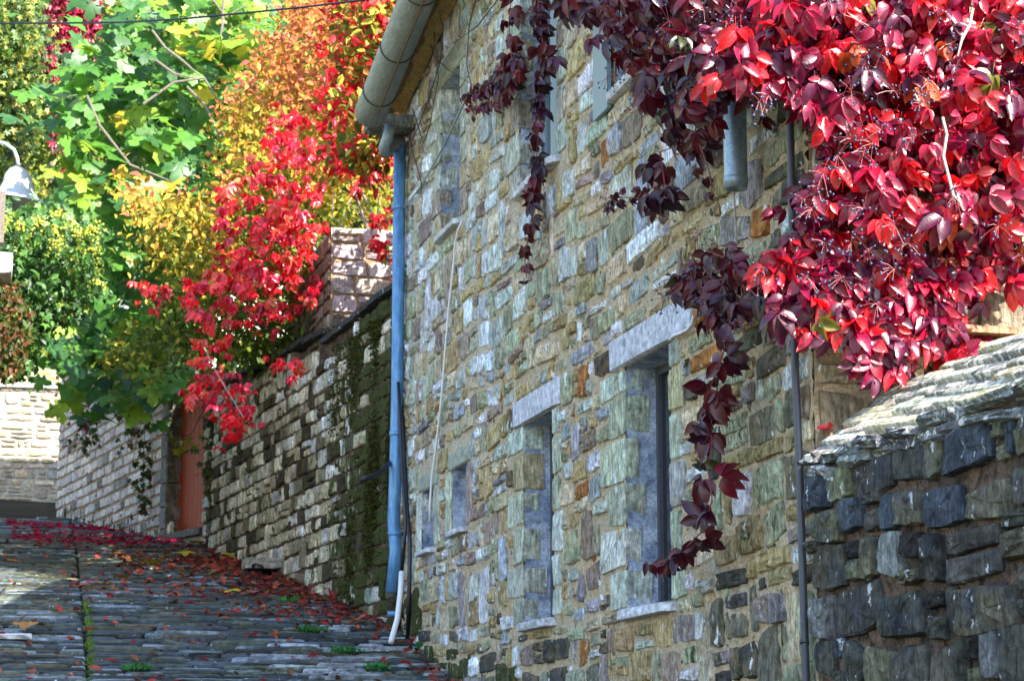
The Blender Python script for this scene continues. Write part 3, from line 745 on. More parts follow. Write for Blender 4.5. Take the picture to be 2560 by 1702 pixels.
g = G(); g.add([tuple(B3 + Vector((0, 0, 2.5))), tuple(p3 + Vector((0, 0, 2.5))), tuple(p3 + Vector((0, 0, 6.3))), tuple(B3 + Vector((0, 0, 6.3)))], [(0, 1, 2, 3)]); g.build('end_face', M_mortar_o, w3)
u = 0
while u < L3:
    wd = rr.uniform(.4, .7); wd = min(wd, L3 - u + .03); g = G(); z = top3(u + wd / 2)
    g.add(F3.p(np.array([u, u + wd - .01, u + wd - .01, u] * 2), np.array([z - .02, z + .02] * 2 + [z + .06, z + .09] * 2), np.array([.06, .06, -.35, -.35] * 2)), BOXF, c=(.25, .25, .26, 0)); g.build('coping_slab', M_pale, w3); u += wd
    if wd < .05: break

# ------------------------------------------------------------------ pillar-like building corner behind the retaining wall
YP = 21.0; a = aty(763, 560, YP); b = aty(930, 560, YP); x0, x1 = a.x, b.x + .4
bd = empty('block_building', ((x0 + x1) / 2, YP + .5, 3.6), 'small building corner of mauve stone blocks dappled with sun behind the mossy wall', 'building')
FP = Frame((0, YP, 0), (1, 0, 0), (0, 0, 1), (0, -1, 0))
wall_grid(FP, gridcoords(x0, x1, .1, []), gridcoords(3.0, 5.1, .1, []), lambda u, v: False, .005, 'mortar', M_mortar_o, bd, 0)
FQ = Frame((x0, YP, 0), (0, 1, 0), (0, 0, 1), (-1, 0, 0))
wall_grid(FQ, gridcoords(0, 3, .1, []), gridcoords(3.0, 5.1, .1, []), lambda u, v: False, .005, 'side_mortar', M_mortar_d, bd, 0)
g = G(); g.box((x0, YP, 5.07), (x1, YP + 3, 5.14)); g.build('top_slab', M_dark, bd)
st = []; rr = random.Random(43)
pp = [(5, (.40, .34, .35)), (3, (.44, .38, .33)), (1.3, (.12, .10, .085)), (1, (.36, .27, .18))]
for (u, v, wd, h) in layout(x0, x1, 3.6, 5.07, (.15, .2), (.18, .45), (), tall=.0, small=.1, splitv=.12, rr=rr):
    st.append(stone(FP, u, v, wd - .02, h - .02, .025, pick(pp, rr), 0, 12, 10, .025))
for (u, v, wd, h) in layout(0, 1.2, 3.6, 5.07, (.15, .2), (.2, .4), (), rr=rr):
    st.append(stone(FQ, u, v, wd - .02, h - .02, .025, pick([(2, (.2, .17, .12)), (1, (.3, .25, .2))], rr), 0, 10, 10, .025))
emit(st, bd, M_pale)

# terrace soil behind the retaining wall, and hill
terr_o = strip('terrace', .2, 14, np.arange(18.0, 46, 2), lambda y, x: 3.7 + (y - 17.6) * .07 + max(0, x - 4) * .35, M_soil, 10)
def hillz(y, x): return 6.9 + max(0, y - 49) * .95 + 1.2 * math.sin(x * .25) + (.2 * max(0, x))
hill = strip('hillside', -45, 60, np.arange(49, 90, 3), hillz, M_grass, 30)

# ------------------------------------------------------------------ far wall across the lane
YF = 45.5
fwall = empty('lane_wall', (-2.2, YF, 5.06), 'sunlit cream rubble wall across the lane at the far left', 'wall')
FF = Frame((0, YF, 0), (1, 0, 0), (0, 0, 1), (0, -1, 0)); zt_ = aty(60, 893, YF).z
wall_grid(FF, gridcoords(-9, 2, .2, []), gridcoords(4.6, zt_, .2, []), lambda u, v: False, .01, 'mortar', M_mortar_w, fwall, 0)
st = []; rr = random.Random(47)
for (u, v, wd, h) in layout(-4.2, -.4, 5.0, zt_, (.12, .2), (.2, .55), (), tall=.05, rr=rr):
    st.append(stone(FF, u, v, wd - .05, h - .045, .03, pick([(4, (.46, .37, .24)), (3, (.5, .43, .32)), (2, (.33, .29, .22)), (1, (.28, .28, .27))], rr), rr.gauss(0, .02), 8, 4, .06))
emit(st, fwall, M_pale)
g = G(); g.box((-9, YF - .08, zt_), (2, YF + .4, zt_ + .1), (.42, .42, .42, 0)); g.build('coping', M_pale, fwall)
g = G(); g.box((-9, YF + .4, 4.5), (2, YF + 4, zt_ - .05)); 
bank = strip('grass_bank', -30, 30, np.arange(YF + .3, 52, .8), lambda y, x: zt_ + .02 + (y - YF - .3) * .5, M_grass, 40)

# ------------------------------------------------------------------ leaves
def leaflet(L, W, fold=.25, droop=.35, n=5, point=1.0, serr=0.):
    V = []; F = []
    for i in range(n + 1):
        t = i / n; w_ = W * (math.sin(math.pi * min(1, t ** .8)) ** .8) * (1 if t < 1 else 0)
        if i == 0: w_ = .06 * W
        if i == n: w_ = 0
        w_ *= (1 + serr * (1 if i % 2 else -1)); y = L * t; z = -droop * L * t * t
        V += [(-w_ / 2, y, z + fold * w_ / 2), (0, y, z), (w_ / 2, y, z + fold * w_ / 2)]
    for i in range(n):
        a = i * 3
        for k in (0, 1): F += [(a + k, a + k + 1, a + k + 4), (a + k, a + k + 4, a + k + 3)]
    return np.array(V), F
def combine(parts):
    V = []; F = []; C = []; n = 0
    for v, f, c in parts:
        V.append(v); F += [tuple(i + n for i in t) for t in f]; C.append(np.full(len(v), c)); n += len(v)
    return np.vstack(V), np.array(F), np.concatenate(C)
def rotz(v, a): c, s = math.cos(a), math.sin(a); return np.stack([v[:, 0] * c - v[:, 1] * s, v[:, 0] * s + v[:, 1] * c, v[:, 2]], 1)
def rotx(v, a): c, s = math.cos(a), math.sin(a); return np.stack([v[:, 0], v[:, 1] * c - v[:, 2] * s, v[:, 1] * s + v[:, 2] * c], 1)
def palmate(r, n=5):
    ps = []
    for k, a in enumerate(np.linspace(-75, 75, 5)):
        L = 1 - .28 * abs(a) / 75 + r.uniform(-.06, .06)
        v, f = leaflet(L * .70, .30 * r.uniform(.85, 1.15), r.uniform(.2, .7), r.uniform(.1, .7), n, serr=.05)
        v = rotx(v, r.uniform(-.9, .1)); v[:, 1] += .04; v = rotz(v, R(a * .95 + r.uniform(-10, 10))); ps.append((v, f, r.uniform(.8, 1.2)))
    st_ = np.array([(-.008, -.3, .1), (.008, -.3, .1), (0, .06, 0)]); ps.append((st_, [(0, 1, 2)], .9))
    return combine(ps)
def figleaf(r):
    n = 26; V = [(0, .12, 0)]; F = []
    cup = r.uniform(-.2, .45)
    for ring in (.55, 1.0):
        for k in range(n + 1):
            a = -math.pi * .93 + 2 * math.pi * .93 * k / n      # from tail round the tip
            lob = .5 + .5 * abs(math.cos(a * 2.15)) ** 1.1 * (1 if abs(a) < 2.0 else .7) + .06 * math.cos(a * 14)
            rr2 = lob * (.56 - .12 * abs(a) / math.pi) * (ring if ring < 1 else 1) * (1.0)
            if ring < 1: rr2 = rr2 * .95 * (.62 / .55)* .9
            x, y_ = math.sin(a) * rr2 * 1.05, math.cos(a) * rr2
            V.append((x, y_ + .3, -.25 * (y_ ** 2) * (1 + cup) - cup * x * x))
    for k in range(n): F += [(0, 1 + k + 1, 1 + k), (1 + k, 2 + k, n + 3 + k), (1 + k, n + 3 + k, n + 2 + k)]
    V += [(-.012, -.35, .05), (.012, -.35, .05), (0, .1, .0)]; m = len(V); F.append((m - 3, m - 2, m - 1))
    v = np.array(V, float); v[:, :2] = v[:, :2]; return v, np.array(F), np.full(len(v), 1.)
def simple(r, wd=.5):
    v, f = leaflet(1, wd, r.uniform(.1, .6), r.uniform(0, .5), 3); return v, np.array(f), np.full(len(v), 1.)
def ivyleaf(r):
    V = [(0, .1, 0), (-.42, .0, .05), (-.28, .32, .08), (-.5, .55, 0), (-.16, .6, .04), (0, 1.0, -.15), (.16, .6, .04), (.5, .55, 0), (.28, .32, .08), (.42, .0, .05)]
    F = [(0, i + 1, i) for i in range(1, 9)]; return np.array(V, float), np.array(F), np.full(10, 1.)
def frames(Nn, T):
    z = Nn / np.linalg.norm(Nn, axis=1, keepdims=True); y = T - z * (T * z).sum(1, keepdims=True); y /= np.linalg.norm(y, axis=1, keepdims=True) + 1e-9
    x = np.cross(y, z); return np.stack([x, y, z], 2)
def cloud_arrays(P, size, Rm, templ, vid, cols):
    Vs = []; Ls = []; Cs = []; n = 0
    for k, (v, f, c) in enumerate(templ):
        idx = np.nonzero(vid == k)[0]
        if not len(idx): continue
        W = np.einsum('nij,vj->nvi', Rm[idx], v) * size[idx][:, None, None] + P[idx][:, None, :]
        m = len(v); Vs.append(W.reshape(-1, 3)); Ls.append((f[None] + (np.arange(len(idx)) * m)[:, None, None] + n).reshape(-1)); n += m * len(idx)
        Cs.append((cols[idx][:, None, :] * c[None, :, None]).reshape(-1, 3))
    return np.vstack(Vs), np.concatenate(Ls), np.vstack(Cs)
def leafset(root, P, size, Nn, T, templ, pal, mat, seed, name='leaf', bulk='foliage', limit=295, colf=None, smooth=True, dim=.62):
    """nearest/largest leaves become parts, the others one mass"""
    r = np.random.default_rng(seed); P = np.asarray(P, float); size = np.asarray(size, float)
    Rm = frames(np.asarray(Nn, float), np.asarray(T, float)); vid = r.integers(0, len(templ), len(P))
    wts = np.array([p[0] for p in pal], float); ci = r.choice(len(pal), len(P), p=wts / wts.sum())
    if colf is not None: ci = colf(P, r)
    base = np.array([p[1] for p in pal]) * dim; cols = base[ci] * r.uniform(.75, 1.25, (len(P), 1))
    px, py, f = proj(P); vis = (px > -30) & (px < 2390) & (py > -30) & (py < 1600)
    facing = np.abs((Rm[:, :, 2] * (P - np.array(CAM))).sum(1)) / f
    order = np.argsort(-(size / f * (.4 + facing) * vis - f * 1e-4)); near = order[:limit]; far = order[limit:]
    cache = {}; rl = np.array(parent_world(root)) if root is not None else 0
    for i in near:
        key = (int(vid[i]), int(ci[i]), int(r.integers(0, 2)))
        if key not in cache:
            v, fc, c = templ[key[0]]; cc = base[key[1]][None] * c[:, None] * (.85, 1.15)[key[2]]
            cache[key] = mesh_np(name, v, fc.ravel(), np.full(len(fc), 3), cc, mat, smooth)
        o = bpy.data.objects.new(name, cache[key]); col.objects.link(o); o.parent = root
        Mx = Matrix(Rm[i].tolist()).to_4x4(); o.rotation_euler = Mx.to_euler(); o.location = tuple(P[i] - rl); o.scale = (size[i],) * 3
    if len(far):
        V, L, C = cloud_arrays(P[far], size[far], Rm[far], templ, vid[far], cols[far])
        c0 = V.mean(0); me = mesh_np(bulk, V - c0, L, np.full(len(L) // 3, 3), C, mat, smooth)
        o = link(bulk, me, root, tuple(c0 - rl)); o['kind'] = 'stuff'
def inpoly(px, py, poly):
    poly = np.array(poly, float); n = len(poly); ins = np.zeros(len(px), bool); j = n - 1
    for i in range(n):
        xi, yi = poly[i]; xj, yj = poly[j]
        c = ((yi > py) != (yj > py)) & (px < (xj - xi) * (py - yi) / (yj - yi + 1e-9) + xi); ins ^= c; j = i
    return ins
def survey(poly, n, seed, y0=None, y1=None, x0=None, x1=None, noise=0, keep=None):
    """random points of a crown whose silhouette was surveyed from the camera station, spread through its real depth"""
    r = np.random.default_rng(seed); poly = np.array(poly, float); out = []; lo, hi = poly.min(0), poly.max(0)
    while len(out) < n:
        px = r.uniform(lo[0], hi[0], 4000); py = r.uniform(lo[1], hi[1], 4000)
        jx = px + noise * np.sin(py * .05 + px * .013) ; jy = py + noise * np.cos(px * .06)
        m = inpoly(jx, jy, poly)
        for a, b in zip(px[m], py[m]):
            p = aty(a, b, r.uniform(y0, y1)) if y0 is not None else atx(a, b, r.uniform(x0, x1)); out.append(p)
            if len(out) >= n: break
    return np.array([tuple(p) for p in out])
def clumpy(P, seed, cs, frac=.75, sp=.1):
    """pull points towards random clump centres, which leaves gaps between clumps"""
    r = np.random.default_rng(seed); m = max(4, int(len(P) / cs)); cen = P[r.integers(0, len(P), m)]
    k = r.integers(0, m, len(P)); use = r.random(len(P)) < frac
    Q = P.copy(); Q[use] = cen[k[use]] + r.normal(0, sp, (use.sum(), 3)); return Q
def orient(n, seed, out=(-.35, -.8, .45), jn=.6, down=(0, -.1, -1), jt=.5):
    r = np.random.default_rng(seed); return np.array(out) + r.normal(0, jn, (n, 3)), np.array(down) + r.normal(0, jt, (n, 3))
r0 = random.Random(99)
T_palm = [palmate(r0) for _ in range(7)]; T_palm_s = [palmate(r0, 3) for _ in range(4)]
T_fig = [figleaf(r0) for _ in range(5)]; T_simple = [simple(r0) for _ in range(5)]; T_ivy = [ivyleaf(r0) for _ in range(2)]

CR = [(4, (.36, .003, .03)), (4, (.22, .002, .035)), (3, (.55, .004, .012)), (4, (.09, .003, .03)), (.2, (.42, .06, .015)), (.1, (.14, .14, .02))]
CR_SHADE = [(4, (.075, .004, .022)), (4, (.13, .004, .02)), (2, (.17, .006, .02)), (2, (.05, .006, .03)), (.35, (.05, .055, .015))]  # creeper reds pushed to dark purple: shade of the house front in the colour
BR = [(6, (.72, .008, .018)), (3, (.66, .015, .06)), (2, (.72, .08, .04)), (1, (.40, .006, .02))]

def clear(P):                          # the vine leaves the downspout and the corner pipe free below the roof
    px, py, f = proj(P); k = ((px > 1655) & (px < 1740) & (py > 185) & (py < 470)) | ((px > 1785) & (px < 1840) & (py > 200) & (py < 470)); return P[~k]
# main crimson creeper over the side wall
cr = empty('crimson_creeper', (.5, 8.9, 2.2), 'mass of crimson five-leaved creeper with blue berries over the sunlit side of the house', 'creeper')
polyA = [(1640, 110), (1700, 40), (1760, -40), (2420, -40), (2420, 600), (2330, 600), (2240, 640), (2230, 700), (2190, 770), (2120, 830), (2060, 850), (2000, 770), (1900, 760), (1850, 750), (1810, 690), (1800, 620), (1830, 560), (1850, 480), (1850, 400), (1900, 350), (1870, 290), (1830, 230), (1760, 190), (1700, 200), (1640, 180)]
P = survey(polyA, 1650, 1, 8.08, 8.58, noise=6); P = clumpy(P, 2, 9, .55, .09); P = clear(P); low = P[:, 2] < 2.15; P[low, 1] = np.maximum(P[low, 1], 8.36)
r = np.random.default_rng(3); Nn, T = orient(len(P), 4, (-.2, -.85, .4), .42, (0, -.1, -1), .55)
leafset(cr, P, r.uniform(.10, .195, len(P)), Nn, T, T_palm, CR, M_red, 5, dim=.85)
# dark upper band over the street front
ck = empty('shade_toned_creeper', (-.2, 11.5, 3.9), 'burgundy creeper with leaves coloured dark for shade, spilling from the roof across the top of the shaded house front', 'creeper')
polyB = [(1270, -40), (1760, -40), (1790, 150), (1720, 170), (1665, 215), (1640, 270), (1560, 260), (1510, 290), (1475, 200), (1440, 110), (1380, 50), (1290, 30)]
P = survey(polyB, 430, 6, x0=-.45, x1=-.1); P = clear(clumpy(P, 7, 8, .4, .10)); P[:, 1] = np.clip(P[:, 1], 8.7, 14)
Nn, T = orient(len(P), 8, (-.7, -.55, .3), .4, (0, -.1, -1), .5)
leafset(ck, P, r.uniform(.11, .19, len(P)), Nn, T, T_palm, CR_SHADE, M_red, 9, dim=.65)

def strand(label, pts, sizes, sp, x, seed, pal=CR_SHADE, dens=1.0, stemr=.0035, stem=M_stem, thick=.05, yplane=None):
    pw = [atx(a, b, x) if yplane is None else aty(a, b, yplane) for a, b in pts]
    root = empty('creeper_strand', tuple(pw[0]), label, 'creeper strand', 'creeper strands hanging on the house front')
    g = G(); g.tube(pw, stemr, 5); g.build('stem', stem, root)
    r = np.random.default_rng(seed); P = []; SZ = []
    for i in range(len(pw) - 1):
        L = (pw[i + 1] - pw[i]).length; m = max(1, int(L / sp * dens))
        for k in range(m):
            t = (k + r.random()) / m; p = pw[i].lerp(pw[i + 1], t); s = sizes[i] * (1 - t) + sizes[i + 1] * t
            P.append(np.array(p) + r.normal(0, thick, 3) * np.array([.5, 1, .6]) * s / .15); SZ.append(s * r.uniform(.8, 1.15))
    Nn, T = orient(len(P), seed + 1, (-.6, -.65, .25), .4, (0, -.1, -1), .45)
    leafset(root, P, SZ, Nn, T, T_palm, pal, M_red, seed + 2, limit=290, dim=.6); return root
strand('left-hand creeper strand that falls from the top and hooks left below the roof', [(1180, -30), (1172, 60), (1178, 130), (1185, 165), (1150, 185), (1110, 205), (1068, 222)], [.17, .16, .15, .16, .14, .12, .08], .04, -.12, 20)
strand('second lower tail of burgundy leaves beside the hooked strand', [(1190, 165), (1160, 215), (1120, 240), (1072, 255)], [.12, .13, .10, .06], .055, -.13, 24, [(1, (.25, .006, .015)), (1, (.12, .005, .02))])
strand('longest narrow creeper strand hanging straight down beside the tall blue grey window', [(1235, -30), (1250, 100), (1240, 200), (1240, 300), (1232, 400), (1225, 500), (1208, 590), (1212, 640)], [.18, .17, .17, .16, .15, .12, .10, .09], .042, -.12, 28, thick=.03)
strand('creeper strand of large dark leaves drooping left of the zinc downspout', [(1600, 200), (1560, 260), (1580, 330), (1520, 350), (1530, 420), (1540, 455), (1490, 455), (1440, 455), (1400, 455)], [.18, .19, .19, .19, .18, .17, .10, .08, .06], .07, -.2, 33, thick=.08)
strand('short creeper sprig reaching right of the large dark leaves above the lintel', [(1640, 120), (1620, 260), (1600, 300), (1635, 400), (1640, 450)], [.17, .16, .15, .09, .08], .07, -.2, 38)
strand('long creeper strand hanging from the wall lamp past the right lower window', [(1690, 600), (1670, 640), (1650, 700), (1670, 800), (1640, 880), (1610, 960), (1640, 1010), (1630, 1080), (1640, 1150), (1620, 1220), (1570, 1270), (1520, 1295), (1490, 1300)], [.18, .21, .22, .22, .19, .19, .19, .18, .18, .17, .15, .11, .08], .066, -.25, 44, thick=.035)
strand('bushy creeper clump with berries around the round wall lamp', [(1610, 570), (1660, 590), (1700, 620), (1650, 650), (1600, 660), (1560, 650), (1640, 700), (1700, 700), (1720, 660), (1750, 690)], [.15] * 10, .05, -.25, 50, thick=.07)
g = G(); g.tube([atx(1690, 440, -.12), atx(1694, 520, -.11), atx(1696, 560, -.11), atx(1685, 640, -.15)], .005, 6); tag(g.build('vine_stem', M_bark2), 'bare brown vine stem hanging from the open downspout end', 'vine stem')
for lab, pts in (('pale twisted creeper stem in front of the red leaves, leaning right', [(2170, 270), (2180, 310), (2172, 360), (2185, 410), (2195, 450), (2215, 470)]), ('thin upright creeper stem at the right edge among lit leaves', [(2240, 20), (2232, 60), (2215, 90), (2205, 130)])):
    g = G(); g.tube([aty(a, b, 8.02) for a, b in pts], [.007] * (len(pts) - 1) + [.003], 6); tag(g.build('vine_stem', M_bark2), lab, 'vine stem')
# berries
ico_v = []; ph = (1 + 5 ** .5) / 2
for a in (-1, 1):
    for b in (-ph, ph): ico_v += [(0, a, b), (a, b, 0), (b, 0, a)]
ico_v = np.array(ico_v) / math.hypot(1, ph)
from itertools import combinations
ico_f = []
for t in combinations(range(12), 3):
    dts = [np.linalg.norm(ico_v[t[i]] - ico_v[t[j]]) for i, j in ((0, 1), (1, 2), (0, 2))]
    if max(dts) < 1.1:
        a, b, c = t
        if np.dot(np.cross(ico_v[b] - ico_v[a], ico_v[c] - ico_v[a]), ico_v[a]) < 0: a, b = b, a
        ico_f.append((a, b, c))
def berry_cluster(root, p, seed, n=13):
    r = random.Random(seed); g = G(); gs = G(); base = Vector(p)
    for i in range(n):
        e = base + Vector((r.gauss(0, .035), r.gauss(0, .035), r.gauss(-.01, .035))); rad = r.uniform(.0048, .0068)
        g.add(ico_v * rad + np.array(e), ico_f); m = base.lerp(e, .5) + Vector((0, 0, .006)); gs.tube([base, m, e], .0012, 3, cap=False)
    o = gs.build('berry_stalk', M_stem, root); g.build('berries', M_berry, o, smooth=True)['kind'] = 'stuff'
bspots = [(1895, 400), (1850, 460), (1870, 480), (1960, 320), (1990, 350), (2010, 330), (1930, 360), (2040, 100), (2000, 60), (1880, 430), (2030, 300), (2120, 240), (2140, 190), (1960, 210), (2060, 210), (1900, 560), (1960, 560), (2000, 580), (2060, 620), (1990, 480), (2060, 520), (1940, 640), (2090, 560), (2190, 100), (2340, 60), (2300, 520), (2200, 450), (1990, 150), (2150, 30), (2350, 590), (2020, 700), (1860, 640), (1980, 100), (2100, 320)]
for i, (a, b) in enumerate(bspots): berry_cluster(cr, aty(a, b, 8.05), 100 + i)
for i, (a, b) in enumerate([(1400, 50), (1410, 180), (1470, 180), (1560, 220), (1600, 190), (1540, 50), (1620, 20), (1770, 220), (1750, 235), (1690, 60), (1580, 130)]): berry_cluster(ck, atx(a, b, -.48), 200 + i, 10)
extra = [o for o in col.objects if o.name.startswith('creeper_strand')]
for i, (a, b) in enumerate([(1610, 540), (1600, 600), (1545, 670), (1530, 690), (1750, 620), (1690, 740), (1590, 640), (1620, 690)]): berry_cluster(extra[-1], atx(a, b, -.36), 300 + i, 14)
for i, (a, b) in enumerate([(1395, 460), (1400, 175), (1500, 490), (1450, 260)]): berry_cluster(extra[3], atx(a, b, -.24), 330 + i, 6)

# single red leaf caught on the low wall
v, f, c = T_palm[2]; g = G(); pt = aty(1907, 985, 8.55); g.add(rotx(v, 1.2) * .09 + np.array(pt), [tuple(t) for t in f], c=(.55, .01, .02, 0)); tag(g.build('fallen_leaf', M_red), 'single bright red leaf caught where the coping meets the side wall', 'leaf')

# bare twigs on the upper left of the house
for i, pts in enumerate([[(1098, -10), (1080, 60), (1075, 150), (1086, 200), (1060, 260), (1040, 300)], [(1150, -5), (1100, 60), (1045, 100)], [(985, 80), (1000, 130), (1030, 160), (1085, 195)], [(950, 250), (975, 330), (990, 290), (1000, 230), (1010, 180), (1000, 80), (985, 0)], [(940, 280), (948, 340), (970, 420), (972, 470)], [(1000, 0), (1020, 60), (1015, 140), (990, 220), (960, 300), (935, 350)]]):
    g = G(); g.tube([atx(a, b, -.06 - .02 * (i % 2)) for a, b in pts], [.005] * (len(pts) - 1) + [.002], 4)
    tag(g.build('bare_twig', M_stemg), ['bare brown twig from the top edge down past the small upper window', 'short bare twig slanting left from the top of the house front', 'bare twig curving right above the small upper window', 'bare twig looping under the eaves beside the gutter end', 'bare twig dangling beside the top of the blue drainpipe', 'long bare twig from the eaves down towards the drainpipe elbow'][i], 'twig', 'bare twigs near the gutter')

# ------------------------------------------------------------------ fig tree
fig = empty('fig_tree', (.6, 27.2, 3.9), 'large green fig tree with lobed leaves overhanging the pale wall and door', 'fig tree')
polyF = [(140, 195), (205, 60), (235, -40), (660, -40), (620, 120), (560, 260), (520, 400), (480, 470), (440, 650), (430, 850), (420, 900), (330, 930), (240, 900), (165, 880), (150, 830), (60, 800), (70, 740), (200, 690), (235, 600), (215, 500), (150, 430), (160, 330), (110, 240)]
P = survey(polyF, 1200, 60, 25.6, 28.8, noise=14); P = clumpy(P, 61, 7, .35, .3)
FG = [(5, (.07, .20, .03)), (4, (.10, .26, .035)), (2.5, (.05, .15, .045)), (2, (.22, .36, .03)), (.6, (.5, .42, .03))]
def figcol(P, r):
    px, py, f = proj(P); yel = r.random(len(P)) < np.clip((px - 330) / 500, 0, .5) * (py < 160); c = r.choice(5, len(P), p=[.36, .28, .2, .13, .03]); c[yel] = 3 + (r.random(yel.sum()) < .25); return c
Nn, T = orient(len(P), 62, (.1, -.8, .65), .45, (0, -.25, -.9), .6); r = np.random.default_rng(63)
leafset(fig, P, r.uniform(.26, .44, len(P)), Nn, T, T_fig, FG, M_leaf, 64, colf=figcol, dim=.72)
g = G(); g.tube([(.9, 27.5, 3.9), (.8, 27.4, 4.8), (.5, 27.2, 5.8), (.2, 27.0, 6.8), (0, 26.8, 8.2)], [.12, .10, .08, .06, .02], 8); g.build('trunk', M_bark, fig, smooth=True)
for pts in ([(350, 70), (380, 110), (420, 140), (460, 175)], [(360, 140), (400, 170), (450, 180)], [(515, -10), (512, 60), (505, 100)], [(490, 0), (520, 40), (570, 10)], [(330, 240), (400, 190), (470, 180), (520, 260)], [(430, 200), (470, 240), (500, 300), (560, 330)], [(200, 220), (230, 290), (300, 380), (400, 420)]):
    g = G(); g.tube([aty(a, b, 25.6) for a, b in pts], [.016] * (len(pts) - 1) + [.007], 6); g.build('branch', M_bark, fig)

# ------------------------------------------------------------------ orange and yellow shrub mass with red creeper
sh = empty('golden_shrub', (.8, 22.0, 3.9), 'dense shrub with small leaves turning from green through yellow to orange above the retaining wall', 'shrub')
polyS = [(540, 190), (610, 110), (690, -40), (950, -40), (830, 290), (905, 320), (905, 520), (760, 530), (745, 640), (745, 780), (650, 810), (600, 840), (520, 830), (440, 800), (360, 850), (300, 830), (215, 770), (330, 750), (400, 650), (340, 560), (300, 450), (420, 440), (500, 480), (520, 330)]
P = survey(polyS, 17000, 70, 21.6, 24.6, noise=16); P = clumpy(P, 71, 34, .8, .12)
SHP = [(1, (.52, .19, .055)), (1, (.55, .30, .05)), (1, (.45, .36, .04)), (1, (.20, .25, .03)), (1, (.09, .15, .02)), (1, (.5, .13, .09))]
def shcol(P, r):
    px, py, f = proj(P); n = len(P); t = np.clip((py - 60) / 700, 0, 1) + r.normal(0, .13, n) - .22 * ((px < 560) & (py > 400)) + .06 * np.sin(P[:, 0] * 7) + .06 * np.sin(P[:, 2] * 6)
    c = np.digitize(t, [.20, .36, .54, .74]); c[(t < .3) & (r.random(n) < .2)] = 5; return c
Nn, T = orient(len(P), 72, (.1, -.7, .6), .6, (0, -.1, -.8), .8); r = np.random.default_rng(73)
leafset(sh, P, r.uniform(.065, .115, len(P)), Nn, T, T_simple, SHP, M_small, 74, limit=200, colf=shcol)
for i in range(9):
    a = random.Random(i); g = G(); xb = a.uniform(.3, 2.2); yb = a.uniform(22, 24)
    g.tube([(xb, yb, 3.8), (xb + a.uniform(-.3, .3), yb - .2, 4.7), (xb + a.uniform(-.7, .3), yb - .5, 5.8), (xb + a.uniform(-1, .4), yb - .7, 6.9)], [.03, .025, .018, .006], 5); g.build('stem', M_bark, sh)
rc = empty('red_creeper', (.2, 21.2, 4.0), 'bright scarlet creeper draped over the golden shrub and the retaining wall', 'creeper')
Ps = []
def pc_(poly, n, seed, y0, y1): Ps.append(survey(poly, n, seed, y0, y1, noise=8))
pc_([(770, 110), (850, 60), (905, 90), (870, 200), (830, 290), (780, 270), (740, 300), (730, 200)], 130, 80, 21.0, 22.0)
pc_([(590, 300), (690, 240), (720, 300), (760, 420), (745, 560), (740, 690), (660, 740), (560, 740), (430, 700), (480, 600), (560, 560), (490, 520), (500, 430), (560, 430), (580, 350)], 430, 81, 20.7, 22.0)
pc_([(750, 300), (905, 300), (905, 390), (840, 440), (770, 420)], 100, 82, 20.6, 21.6)
pc_([(300, 650), (380, 650), (375, 690), (320, 685)], 16, 83, 21.4, 21.7)
pc_([(430, 760), (460, 760), (500, 830), (580, 890), (585, 990), (530, 1010), (470, 930), (430, 880)], 62, 84, 20.4, 20.8)
pc_([(430, 690), (500, 730), (530, 800), (450, 790)], 26, 91, 20.5, 21.0)
pc_([(620, 850), (650, 800), (720, 800), (725, 830), (690, 880), (660, 860)], 16, 85, 20.1, 20.5)
pc_([(845, 500), (880, 480), (900, 590), (880, 600)], 30, 86, 20.2, 20.6)
P = np.vstack(Ps); P = clumpy(P, 87, 6, .45, .08); Nn, T = orient(len(P), 88, (-.1, -.85, .35), .4, (0, -.1, -1), .4); r = np.random.default_rng(89)
leafset(rc, P, r.uniform(.10, .19, len(P)), Nn, T, T_palm_s, BR, M_red, 90, dim=.9)
for pts in ([(850, 395), (800, 470), (830, 500), (880, 520)], [(560, 960), (500, 860), (470, 800)], [(770, 440), (765, 500), (800, 530)]):
    g = G(); g.tube([aty(a, b, 20.1) for a, b in pts], .006, 5); g.build('stem', M_bark2, rc)

# ivy at the left edge
iv = empty('ivy_bush', (-3.2, 23.4, 4.2), 'glossy green ivy with yellow flower heads at the left edge under the street lamp', 'ivy')
polyI = [(-60, 470), (60, 470), (160, 500), (225, 520), (230, 640), (210, 690), (130, 740), (60, 850), (-60, 860)]
P = survey(polyI, 4200, 92, 22.6, 24.4, noise=10); P = clumpy(P, 93, 14, .5, .1)
IV = [(4, (.06, .17, .03)), (3, (.09, .22, .04)), (2, (.03, .09, .02)), (1, (.22, .3, .04))]
Nn, T = orient(len(P), 94, (.2, -.8, .5), .5, (0, -.1, -1), .5); r = np.random.default_rng(95)
leafset(iv, P, r.uniform(.07, .12, len(P)), Nn, T, T_ivy + T_simple[:1], IV, M_leaf, 96, limit=250)
P = survey([(-20, 480), (170, 500), (230, 530), (235, 690), (190, 640), (120, 560), (0, 530)], 900, 97, 22.4, 23.6)
P = clumpy(P, 98, 22, 1.0, .035); g = G()
for p in P: g.add(ico_v * .014 + p, ico_f, c=(.45, .46, .08, 0))
o = g.build('flower_heads', M_small, iv); o['kind'] = 'stuff'
P = survey([(-60, 640), (40, 650), (75, 720), (70, 790), (40, 870), (-60, 880)], 700, 99, 22.0, 22.5); Nn, T = orient(len(P), 101)
br = empty('withered_shrub', (-3.3, 22.3, 3.9), 'withering brown and olive shrub at the left edge below the stone slab', 'shrub')
leafset(br, P, r.uniform(.05, .1, len(P)), Nn, T, T_simple, [(3, (.16, .08, .04)), (3, (.10, .12, .03)), (1, (.3, .12, .04))], M_small, 102, limit=100)
